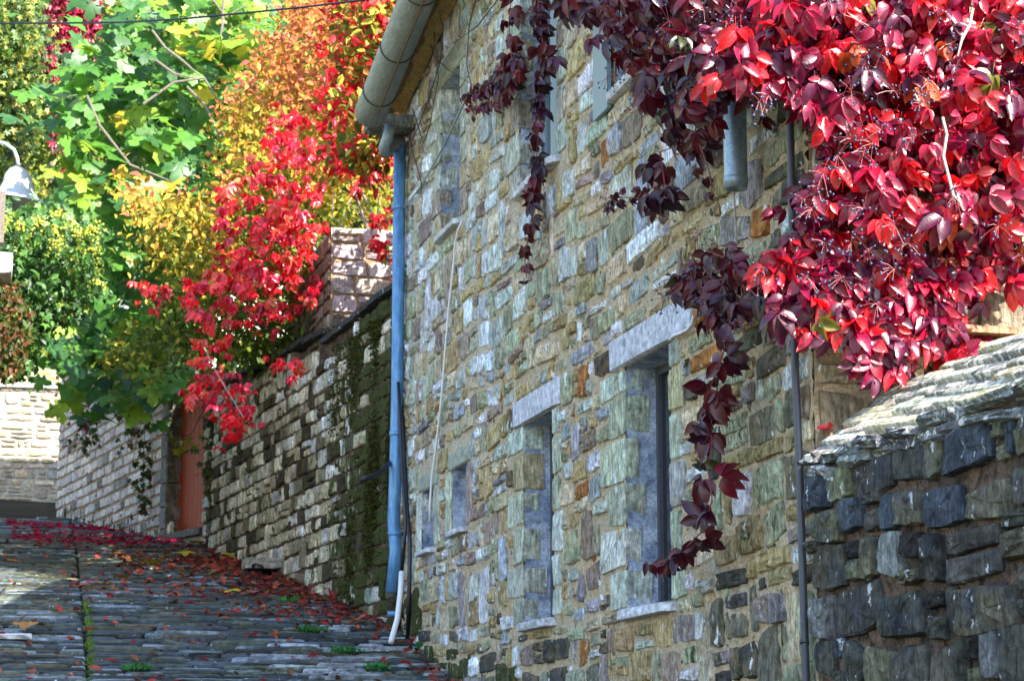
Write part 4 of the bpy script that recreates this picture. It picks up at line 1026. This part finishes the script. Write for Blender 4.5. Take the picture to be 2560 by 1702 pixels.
# upper ivy-covered tree at the left
it = empty('ivy_clad_tree', (-3.6, 31, 3.2), 'sunlit ivy-covered tree with pale flower heads at the upper left edge', 'tree')
P = survey([(-80, -40), (85, -40), (100, 90), (100, 230), (75, 320), (35, 350), (30, 460), (-80, 480)], 7000, 103, 29.5, 31.8, noise=10); P = clumpy(P, 104, 20, .5, .16)
Nn, T = orient(len(P), 105, (.2, -.8, .5), .5); leafset(it, P, r.uniform(.08, .13, len(P)), Nn, T, T_ivy, [(3, (.08, .18, .03)), (2, (.05, .11, .03)), (3, (.30, .36, .07)), (1, (.45, .4, .08))], M_leaf, 106, limit=200)
g = G(); g.tube([(-3.7, 31, 3.0), (-3.7, 31, 5), (-3.6, 31, 9), (-3.5, 31, 12)], [.25, .22, .15, .05], 8); g.build('trunk', M_bark, it)
# dead trunk with red creeper
rt_ = empty('creeper_clad_trunk', tuple(aty(150, 330, 35)), 'leaning dead trunk wrapped in magenta creeper at the upper left', 'tree')
g = G(); g.tube([aty(175, 40, 35), aty(160, 90, 35), aty(150, 130, 35), aty(150, 200, 35), aty(170, 400, 35), aty(180, 800, 35)], [.09, .12, .13, .13, .12, .15], 8); g.build('trunk', M_bark2, rt_)
P = np.vstack([survey([(95, -40), (225, -40), (230, 120), (215, 195), (150, 175), (110, 185), (80, 130), (110, 60)], 1500, 107, 34.2, 35.2, noise=8), survey([(115, 180), (150, 180), (150, 340), (120, 350)], 90, 108, 34.2, 35), survey([(150, 370), (185, 370), (180, 460), (130, 490)], 120, 109, 34.2, 35)])
Nn, T = orient(len(P), 110); leafset(rt_, P, r.uniform(.12, .2, len(P)), Nn, T, T_palm_s, [(3, (.45, .01, .06)), (2, (.3, .008, .05)), (1, (.5, .05, .03))], M_red, 111, limit=150)
# hanging red and green creeper over the pale wall
def hang(label, pts, n, size, pal, seed, templ, sp=6, y=26.9, mat=M_leaf):
    pw = [aty(a, b, y) for a, b in pts]; root = empty('hanging_vine', tuple(pw[0]), label, 'vine', 'vines hanging over the pale wall'); g = G(); g.tube(pw, .006, 4); g.build('stem', M_stemg, root)
    r = np.random.default_rng(seed); P = []
    for _ in range(n):
        t = r.random() * (len(pw) - 1); i = int(t); P.append(np.array(pw[i].lerp(pw[i + 1], t - i)) + r.normal(0, .05 * sp / 6, 3) * (1, .4, 1))
    Nn, T = orient(n, seed + 1); leafset(root, P, r.uniform(.7, 1.2, n) * size, Nn, T, templ, pal, mat, seed + 2, limit=200)
GV = [(3, (.05, .09, .02)), (2, (.09, .12, .02)), (1, (.12, .07, .02))]
hang('dark red creeper hanging over the left end of the pale wall', [(170, 820), (175, 880), (190, 940), (200, 985)], 170, .10, [(2, (.2, .01, .03)), (1, (.35, .01, .04)), (1, (.06, .05, .02))], 120, T_palm_s, 14, 31.8, M_red)
hang('long green vine hanging to the ground on the pale wall, nearest to the door', [(345, 880), (335, 960), (330, 1050), (328, 1120), (330, 1180)], 90, .10, GV, 124, T_ivy, 7, 28.0)
hang('short green vine on the pale wall, in the middle of three', [(290, 900), (300, 950), (310, 1010)], 70, .10, GV, 128, T_ivy, 12, 28.7)
hang('short green vine on the pale wall, below the red leaves', [(240, 900), (215, 980), (195, 1040)], 50, .10, GV, 132, T_ivy, 8, 30.8)
hang('green vine trailing beside the orange door', [(500, 950), (478, 1020), (480, 1090), (482, 1160)], 70, .10, GV, 136, T_ivy, 6, 25.6)
hang('sparse yellow-green vine crossing in front of the orange door', [(490, 900), (440, 1000), (400, 1010)], 30, .12, [(1, (.1, .13, .02)), (1, (.3, .3, .03))], 140, T_ivy, 12, 25.9)

# ------------------------------------------------------------------ street lamp, slab, power line, left wall
slp = empty('street_lamp', (-4.1, 27.0, ground(27)), 'white bell-shaped street lamp shade on a curved arm at the left edge', 'street lamp')
tc = aty(47, 385, 27); bc = aty(50, 470, 27)
prof = [(.05, 0), (.12, -.04), (.18, -.12), (.20, -.22), (.25, -.32), (.36, -.40), (.46, -.455), (.46, -.47), (.36, -.41)]
V = []; F = []; nn = 28; sc_ = (tc.z - bc.z) / .455
for j, (q, zz) in enumerate(prof):
    for k in range(nn): a = 2 * math.pi * k / nn; V.append((tc.x + q * sc_ * .9 * math.cos(a) - .02, tc.y + q * sc_ * .9 * math.sin(a), tc.z + zz * sc_ + .12 * q * math.cos(a)* -1 ))
for j in range(len(prof) - 1):
    for k in range(nn): F.append((j * nn + k, (j + 1) * nn + k, (j + 1) * nn + (k + 1) % nn, j * nn + (k + 1) % nn))
g = G(); g.add(V, F); g.build('lamp_shade', M_metal, slp, smooth=True)
g = G(); g.tube([(-4.1, 27, ground(27)), (-4.1, 27, tc.z + .1), tuple(aty(-40, 325, 27)), tuple(aty(10, 330, 27)), tuple(aty(32, 345, 27)), tuple(aty(40, 365, 27)), tuple(aty(42, 388, 27))], [.05, .04, .026, .024, .024, .024, .024], 10); g.build('arm', M_metal, slp, smooth=True)

lwl = empty('street_side_wall', (-3.95, 22, ground(22)), 'stone wall end with pale slab at the far left edge of the street', 'wall')
g = G(); g.box((-4.3, 19.5, 1.0), (-3.80, 27, 4.75), (.22, .2, .16, 0)); g.build('core', M_mortar_d, lwl)
st = []; FW = Frame((-3.80, 0, 0), (0, 1, 0), (0, 0, 1), (1, 0, 0)); FV = Frame((0, 19.5, 0), (1, 0, 0), (0, 0, 1), (0, -1, 0)); rr = random.Random(53)
for fr_q, ua, ub in ((FW, 19.5, 27), (FV, -4.3, -3.8)):
    for (u, v, wd, h) in layout(ua, ub, 1.0, 4.7, (.12, .22), (.16, .45), (), rr=rr): st.append(stone(fr_q, u, v, wd - .015, h - .015, .025, pick(pc2, rr) * .7, rr.gauss(0, .02), 10, 7, .05))
emit(st, lwl, M_wall2, 'stone', 'small_stones', 120)
g = G(); n_ = 0; p0 = aty(36, 575, 22.0); p1 = aty(36, 640, 22.0)
s = stone(Frame(((p0.x - .4), 22.0, (p0.z + p1.z) / 2), (1, 0, 0), (0, 0, 1), (0, -1, 0)), 0, 0, .8, p0.z - p1.z, .03, (.55, .55, .56), 0, 16, 9, .03, .5, 0, .5)
link('slab', mesh_np('slab', s['P'] - s['cen'], s['L'], s['T'], s['C'], M_pale), lwl, tuple(s['cen'] - np.array(lwl.location)))
pb = aty(-4, 470, 21.8); g = G(); g.box((pb.x - .2, 21.8, p0.z + .02), (pb.x + .07, 22.0, p0.z + .55)); g.build('post', M_bark, lwl)

g = G(); g.tube([aty(a, b, yy) for a, b, yy in ((-60, 56, 19.5), (0, 54, 19), (120, 54, 18.6), (280, 52, 18), (420, 44, 17.4), (560, 31, 17), (700, 17, 16.6), (860, -2, 16.2), (960, -18, 15.8))], .0085, 6)
tag(g.build('power_line', M_black), 'black overhead wire crossing the foliage at the top left', 'wire')

# small drain and weeds at the foot of the retaining wall
p = aty(585, 1308, 21.9); g = G(); g.tube([p + Vector((0, -.12, 0)), p + Vector((.25, .3, 0))], .045, 14, cap=False); tag(g.build('drain_pipe', M_black), 'small black drain pipe end at the foot of the retaining wall', 'pipe')
s = stone(Frame(tuple(p + Vector((.1, -.02, .02))), (1, 0, 0), (0, 0, 1), (0, -1, 0)), 0, .03, .42, .12, .03, (.33, .3, .25), 0, 12, 4, .05, .25); g = G(); g.add(s['P'], loops=s['L'], totals=s['T'], c=s['C']); tag(g.build('stone_block', M_pale), 'beige stone block over the small black drain pipe', 'stone')
p = aty(38, 1485, 15.9); gz = ground(16.3)
q0, q1 = aty(-40, 1484, 17.0), aty(72, 1487, 17.0)
g = G(); z0 = ground(17.0) + .005; xs = np.linspace(q0.x, q1.x, 7)
V = []
for i, x in enumerate(xs): V += [(x, 16.95 + .01 * (i % 2), z0), (x, 17.1, z0 + .03), (x, 17.1, z0 + .05), (x, 16.95 - .02 * (i % 3), z0 + .03)]
F = [(i * 4 + k, i * 4 + (k + 1) % 4, i * 4 + 4 + (k + 1) % 4, i * 4 + 4 + k) for i in range(6) for k in range(4)] + [(24, 25, 26, 27), (3, 2, 1, 0)]
g.add(V, F); tag(g.build('plastic_strip', M_white), 'flat white plastic strip lying on the paving at the lower left', 'litter')

# grass and weeds in the groove
r = np.random.default_rng(150); P = []; 
for _ in range(900):
    y = r.uniform(14.5, 19.2); P.append((-2.62 + (y - 15.8) * .035 + r.normal(0, .012), y, ground(y) - .01))
P = [p for p in P if (math.sin(p[1] * 9) + math.sin(p[1] * 23)) > -.6]
T_bl = [simple(r0, .18) for _ in range(3)]
def tuft(name, label, P, size, pal, kind='stuff', seed=0, mat=M_small):
    r = np.random.default_rng(seed); P = np.array(P); n = len(P); T = np.array((0, 0, 1.)) + r.normal(0, .5, (n, 3)); Nn = r.normal(0, 1, (n, 3))
    Rm = frames(Nn, T); vid = r.integers(0, 3, n); b = np.array([p[1] for p in pal]); cols = b[r.integers(0, len(pal), n)] * r.uniform(.7, 1.3, (n, 1))
    V, L, C = cloud_arrays(P, r.uniform(.6, 1.3, n) * size, Rm, T_bl if name != 'weed' else T_simple[:3], vid, cols); c0 = V.mean(0)
    o = link(name, mesh_np(name, V - c0, L, np.full(len(L) // 3, 3), C, mat), None, tuple(c0)); tag(o, label, 'grass' if name != 'weed' else 'weed', kind=kind if name != 'weed' else None)
    if name == 'weed': o['group'] = 'green weeds between the paving'
tuft('grass', 'short grass growing along the groove in the paving', P, .045, [(1, (.07, .16, .02)), (1, (.12, .18, .03))])
weeds = [(710, 1452, 'small green weed among the paving left of the drainpipe foot'), (790, 1500, 'round green weed tuft on the wet slates'), (870, 1540, 'low green weed tuft nearest the bottom of the paving'), (985, 1490, 'green weed at the foot of the house corner'), (668, 1385, 'weed among red leaves by the retaining wall'), (320, 1540, 'sparse weed on the paving left of the grassy groove'), (1075, 1545, 'green weed climbing the base of the house wall at the bottom edge')]
def ground_hit(px, py):
    d = ray(px, py); t = 13.0
    while t < 60:
        p = CAM + d * (t / d.y)
        if p.z <= ground(p.y, p.x): return p
        t += .03
    return CAM + d * (30 / d.y)
for i, (a, b, lab) in enumerate(weeds):
    p = np.array(ground_hit(a, b)); r = np.random.default_rng(160 + i); tuft('weed', lab, p + r.normal(0, 1, (150, 3)) * (.05, .06, .006), .045, [(1, (.03, .15, .05)), (1, (.06, .2, .04))], seed=i)
# moss tufts on the near end of the retaining wall
r = np.random.default_rng(170); P = []
while len(P) < 5000:
    u = abs(r.normal(0, .9)); v = r.uniform(.9, 3.7)
    if u > 2.3 or v > top2(u) + .03 or v < g2(u): continue
    k = math.sin(u * 9 + v * .7) + math.sin(v * 3.1 + u * 2) + (v - 2.2) * .5
    if k < r.normal(.9, .4): continue
    P.append(F2.p(np.array([u]), np.array([v]), np.array([r.uniform(.02, .05)]))[0])
P = np.array(P); n = len(P); Rm = frames(r.normal(0, 1, (n, 3)), np.array((-.5, -.3, -.6)) + r.normal(0, .5, (n, 3)))
V, L, C = cloud_arrays(P, r.uniform(.02, .045, n), Rm, [T_simple[0]], np.zeros(n, int), np.array([(.05, .052, .010)]) * r.uniform(.4, 1.5, (n, 1)))
o = link('moss', mesh_np('moss', V - V.mean(0), L, np.full(len(L) // 3, 3), C, M_small), w2, tuple(V.mean(0) - np.array(w2.location))); o['kind'] = 'stuff'

# ------------------------------------------------------------------ fallen leaves
r = np.random.default_rng(180); P = []; 
def drop(n, x0, x1, y0, y1, k=None):
    m = 0
    while m < n:
        x, y = r.uniform(x0, x1), r.uniform(y0, y1); xr = -.02 if y < 17.6 else -.0875 * (y - 17.26)
        if x > xr: continue
        if k and r.random() > k(x, y, xr): continue
        P.append((x, y, ground(y, x) + r.uniform(.008, .03))); m += 1
drop(950, -1.9, 0, 17.6, 24.5, lambda x, y, xr: math.exp(-abs(x - xr) / .5) )
drop(500, -2.6, -.3, 20, 26, lambda x, y, xr: math.exp(-abs(x - xr) / .9))
drop(230, -3.3, 0, 14.5, 26)
drop(700, -3.0, -1.0, 26, 31.5, lambda x, y, xr: .3 + .7 * (math.sin(y * 2 + x) > 0))
drop(60, -.5, 0, 14.3, 17.2, lambda x, y, xr: math.exp(-abs(x - xr) / .15))
P = np.array(P); n = len(P); Nn = np.array((0, -.25, 1.)) + r.normal(0, .35, (n, 3)); T = r.normal(0, 1, (n, 3)); Rm = frames(Nn, T)
pl = np.array([(.34, .04, .03), (.36, .09, .05), (.20, .02, .02), (.20, .08, .035), (.09, .035, .02)]); ci = r.integers(0, 5, n); cols = pl[ci] * r.uniform(.6, 1.3, (n, 1)); fr_ = P[:, 1] > 26; cols[fr_] = np.array((.35, .01, .04)) * r.uniform(.6, 1.5, (fr_.sum(), 1))
V, L, C = cloud_arrays(P, r.uniform(.06, .12, n), Rm, T_simple + T_palm_s[:1], np.where(r.random(n) < .85, r.integers(0, 5, n), 5), cols); c0 = V.mean(0)
o = link('fallen_leaves', mesh_np('fallen_leaves', V - c0, L, np.full(len(L) // 3, 3), C, M_litter), None, tuple(c0)); tag(o, 'red and brown fallen leaves drifted along the foot of the retaining wall', 'leaf litter', kind='stuff')
LFL = ['yellow fig leaf just below the orange door, upper of the pair', 'yellow fig leaf left of the pair below the door', 'yellow fig leaf in the middle of the shaded paving', 'curled brown leaf by the sun patch', 'yellow fig leaf close to the wall, above the drain pipe', 'yellow leaf nearest the wall foot, right of the door', 'orange leaf upper left of the shaded paving', 'orange leaf topmost on the shaded paving', 'orange leaf beside the middle yellow fig leaf', 'yellow fig leaf under the pair below the door', 'yellow leaf leftmost of the yellow ones', 'orange leaf at the right tip of the sun patch', 'curled brown leaf above the white plastic strip', 'yellow fig leaf right of the upper pair', 'orange leaf at the left edge of the street', 'yellow leaf lying in the sun patch', 'yellow leaf farthest down, beside the drain pipe', 'orange leaf between the yellow leaves']
yl = [(440, 1255, 0), (390, 1285, 0), (345, 1300, 0), (215, 1410 // 1, 2), (500, 1330, 0), (515, 1290, 0), (250, 1280, 1), (275, 1265, 1), (355, 1310, 1), (430, 1285, 0), (195, 1298, 0), (285, 1335, 1), (60, 1455, 2), (480, 1255, 0), (40, 1295, 1), (240, 1345, 0), (545, 1370, 0), (300, 1290, 1)]
for i, (a, b, c_) in enumerate(yl):
    p = ground_hit(a, b); v, f, c = T_fig[i % 5]; Rq = Matrix.Rotation(random.Random(i).uniform(0, 6.28), 3, 'Z') @ Matrix.Rotation(random.Random(i + 9).uniform(-.5, .3), 3, 'X')
    vv = (v @ np.array(Rq).T) * random.Random(i).uniform(.16, .24); vv[:, 2] -= vv[:, 2].min(); g = G(); g.add(vv + np.array(p) + np.array((0, 0, .012)), [tuple(t) for t in f], c=((.60, .42, .03), (.5, .25, .03), (.32, .16, .05))[c_] + (0,))
    tag(g.build('fallen_fig_leaf', M_litter), LFL[i], 'leaf', 'fallen fig leaves on the street')

# ------------------------------------------------------------------ trees and wood behind
def backtree(label, px, py, y, R_, n, pal, seed, size=(.1, .2), base=None):
    c = np.array(aty(px, py, y)); zb = base if base is not None else 6.0; root = empty('tree', (c[0], c[1], zb), label, 'tree', 'trees on the slope behind')
    r = np.random.default_rng(seed); d = r.normal(0, 1, (n, 3)); d /= np.linalg.norm(d, axis=1, keepdims=True); m = max(8, n // 60); cc = r.normal(0, 1, (m, 3)); cc /= np.linalg.norm(cc, axis=1, keepdims=True); cc *= r.uniform(.4, 1, (m, 1)) ** .5
    k = r.integers(0, m, n); P = c + (cc[k] + d * r.uniform(0, .28, (n, 1))) * np.array(R_)
    Nn, T = orient(n, seed + 1, (.2, -.7, .6), .6, (0, 0, -1), .8); leafset(root, P, r.uniform(size[0], size[1], n), Nn, T, T_simple, pal, M_small, seed + 2, limit=60)
    g = G(); g.tube([(c[0], c[1], zb - .5), (c[0] + .2, c[1], (zb + c[2]) / 2), (c[0], c[1], c[2] + R_[2] * .5)], [.2, .14, .05], 7); g.build('trunk', M_bark, root)
YG = [(3, (.35, .38, .06)), (3, (.22, .30, .05)), (2, (.12, .2, .04)), (1, (.45, .38, .08))]
backtree('pale yellow-green tree in soft focus behind the street lamp', 110, 350, 50, (1.9, 1.5, 3.2), 9000, YG, 200)
backtree('yellow-green tree at the top left behind the magenta creeper', 60, 80, 52, (2.2, 1.5, 3.0), 9000, YG, 205)
backtree('green tree showing between the fig tree and golden shrub', 430, 300, 36, (2.6, 1.2, 3.8), 9000, [(3, (.06, .12, .02)), (2, (.14, .2, .03)), (1, (.3, .3, .05))], 210, base=4)
backtree('dark tree in the gap behind the golden shrub', 600, 600, 33, (2.2, 1.2, 3.2), 7000, [(3, (.03, .06, .012)), (2, (.06, .10, .02))], 215, base=4)
backtree('yellow-green tree behind the roof edge at the top', 760, 120, 31, (2.1, 1.0, 2.9), 8000, [(3, (.2, .22, .03)), (2, (.35, .25, .05)), (1, (.08, .12, .02))], 220, base=4)
hd = empty('shading_shrub', (1.1, 19.2, 3.75), 'leafy orange and green shrub added behind the far corner of the house to shade the street', 'shrub')  # foliage added here, with a high overhanging cluster, to shade the street
r = np.random.default_rng(240); n = 6500; P = np.stack([r.uniform(.3, 2.6, n), r.uniform(18.4, 20.4, n), 3.8 + 2.1 * r.random(n) ** .8], 1); P = np.vstack([P, np.stack([r.uniform(-.45, .45, 4200), r.uniform(18.0, 19.3, 4200), r.uniform(5.2, 7.3, 4200)], 1)]); P = clumpy(P, 241, 30, .5, .16)
P = P[(P[:, 2] < 5.75 - .1 * np.sin(P[:, 0] * 5)) | (P[:, 0] < .5)]; n = len(P); Nn, T = orient(n, 242, (.3, -.7, .6), .6, (0, 0, -1), .8)
leafset(hd, P, r.uniform(.08, .13, n), Nn, T, T_simple, [(1.2, (.45, .2, .05)), (2.5, (.4, .38, .05)), (1.5, (.12, .16, .03)), (2, (.8, .02, .03))], M_small, 243, limit=60)
g = G(); g.tube([(1.2, 19.2, 3.7), (1.1, 19.2, 4.6), (1.2, 19.1, 5.6)], [.05, .04, .01], 6); g.build('stem', M_bark, hd)
ct = empty('shade_block', (3, 42, 5), 'stone cottage added behind the fig tree to shade the lane wall', 'shade_block')  # plain box added to throw a shadow on the foot of the lane wall
g = G(); g.box((-.9, 40.3, 3.5), (7, 41.6, 9.6)); g.build('wall', M_pale, ct); g = G()
g.box((-1.05, 40.15, 9.6), (7.1, 41.75, 9.72), (.2, .2, .19, 0)); g.build('roof', M_cope, ct)  # top slab of the added shading box
r = np.random.default_rng(230); n = 26000; X = r.uniform(-25, 35, n); Y = r.uniform(52, 86, n); near = r.random(n) < .6; X[near] = r.uniform(-4.5, 12, near.sum())
Z = np.array([hillz(a, b) for a, b in zip(Y, X)]) + np.abs(r.normal(0, .9, n)) + .8 * np.sin(X * 1.3) * np.sin(Y * .9); P = np.stack([X, Y, Z], 1)
Nn, T = orient(n, 231, (.2, -.7, .6), .6, (0, 0, -1), .8); Rm = frames(Nn, T); b = np.array([p[1] for p in YG]); cols = b[r.integers(0, 4, n)] * r.uniform(.5, 1.2, (n, 1))
V, L, C = cloud_arrays(P, r.uniform(.35, .75, n), Rm, T_simple[:2], r.integers(0, 2, n), cols); c0 = V.mean(0)
o = link('distant_wood', mesh_np('distant_wood', V - c0, L, np.full(len(L) // 3, 3), C, M_small), None, tuple(c0)); tag(o, 'pale green wooded hillside far behind the lane', 'wood', kind='stuff')
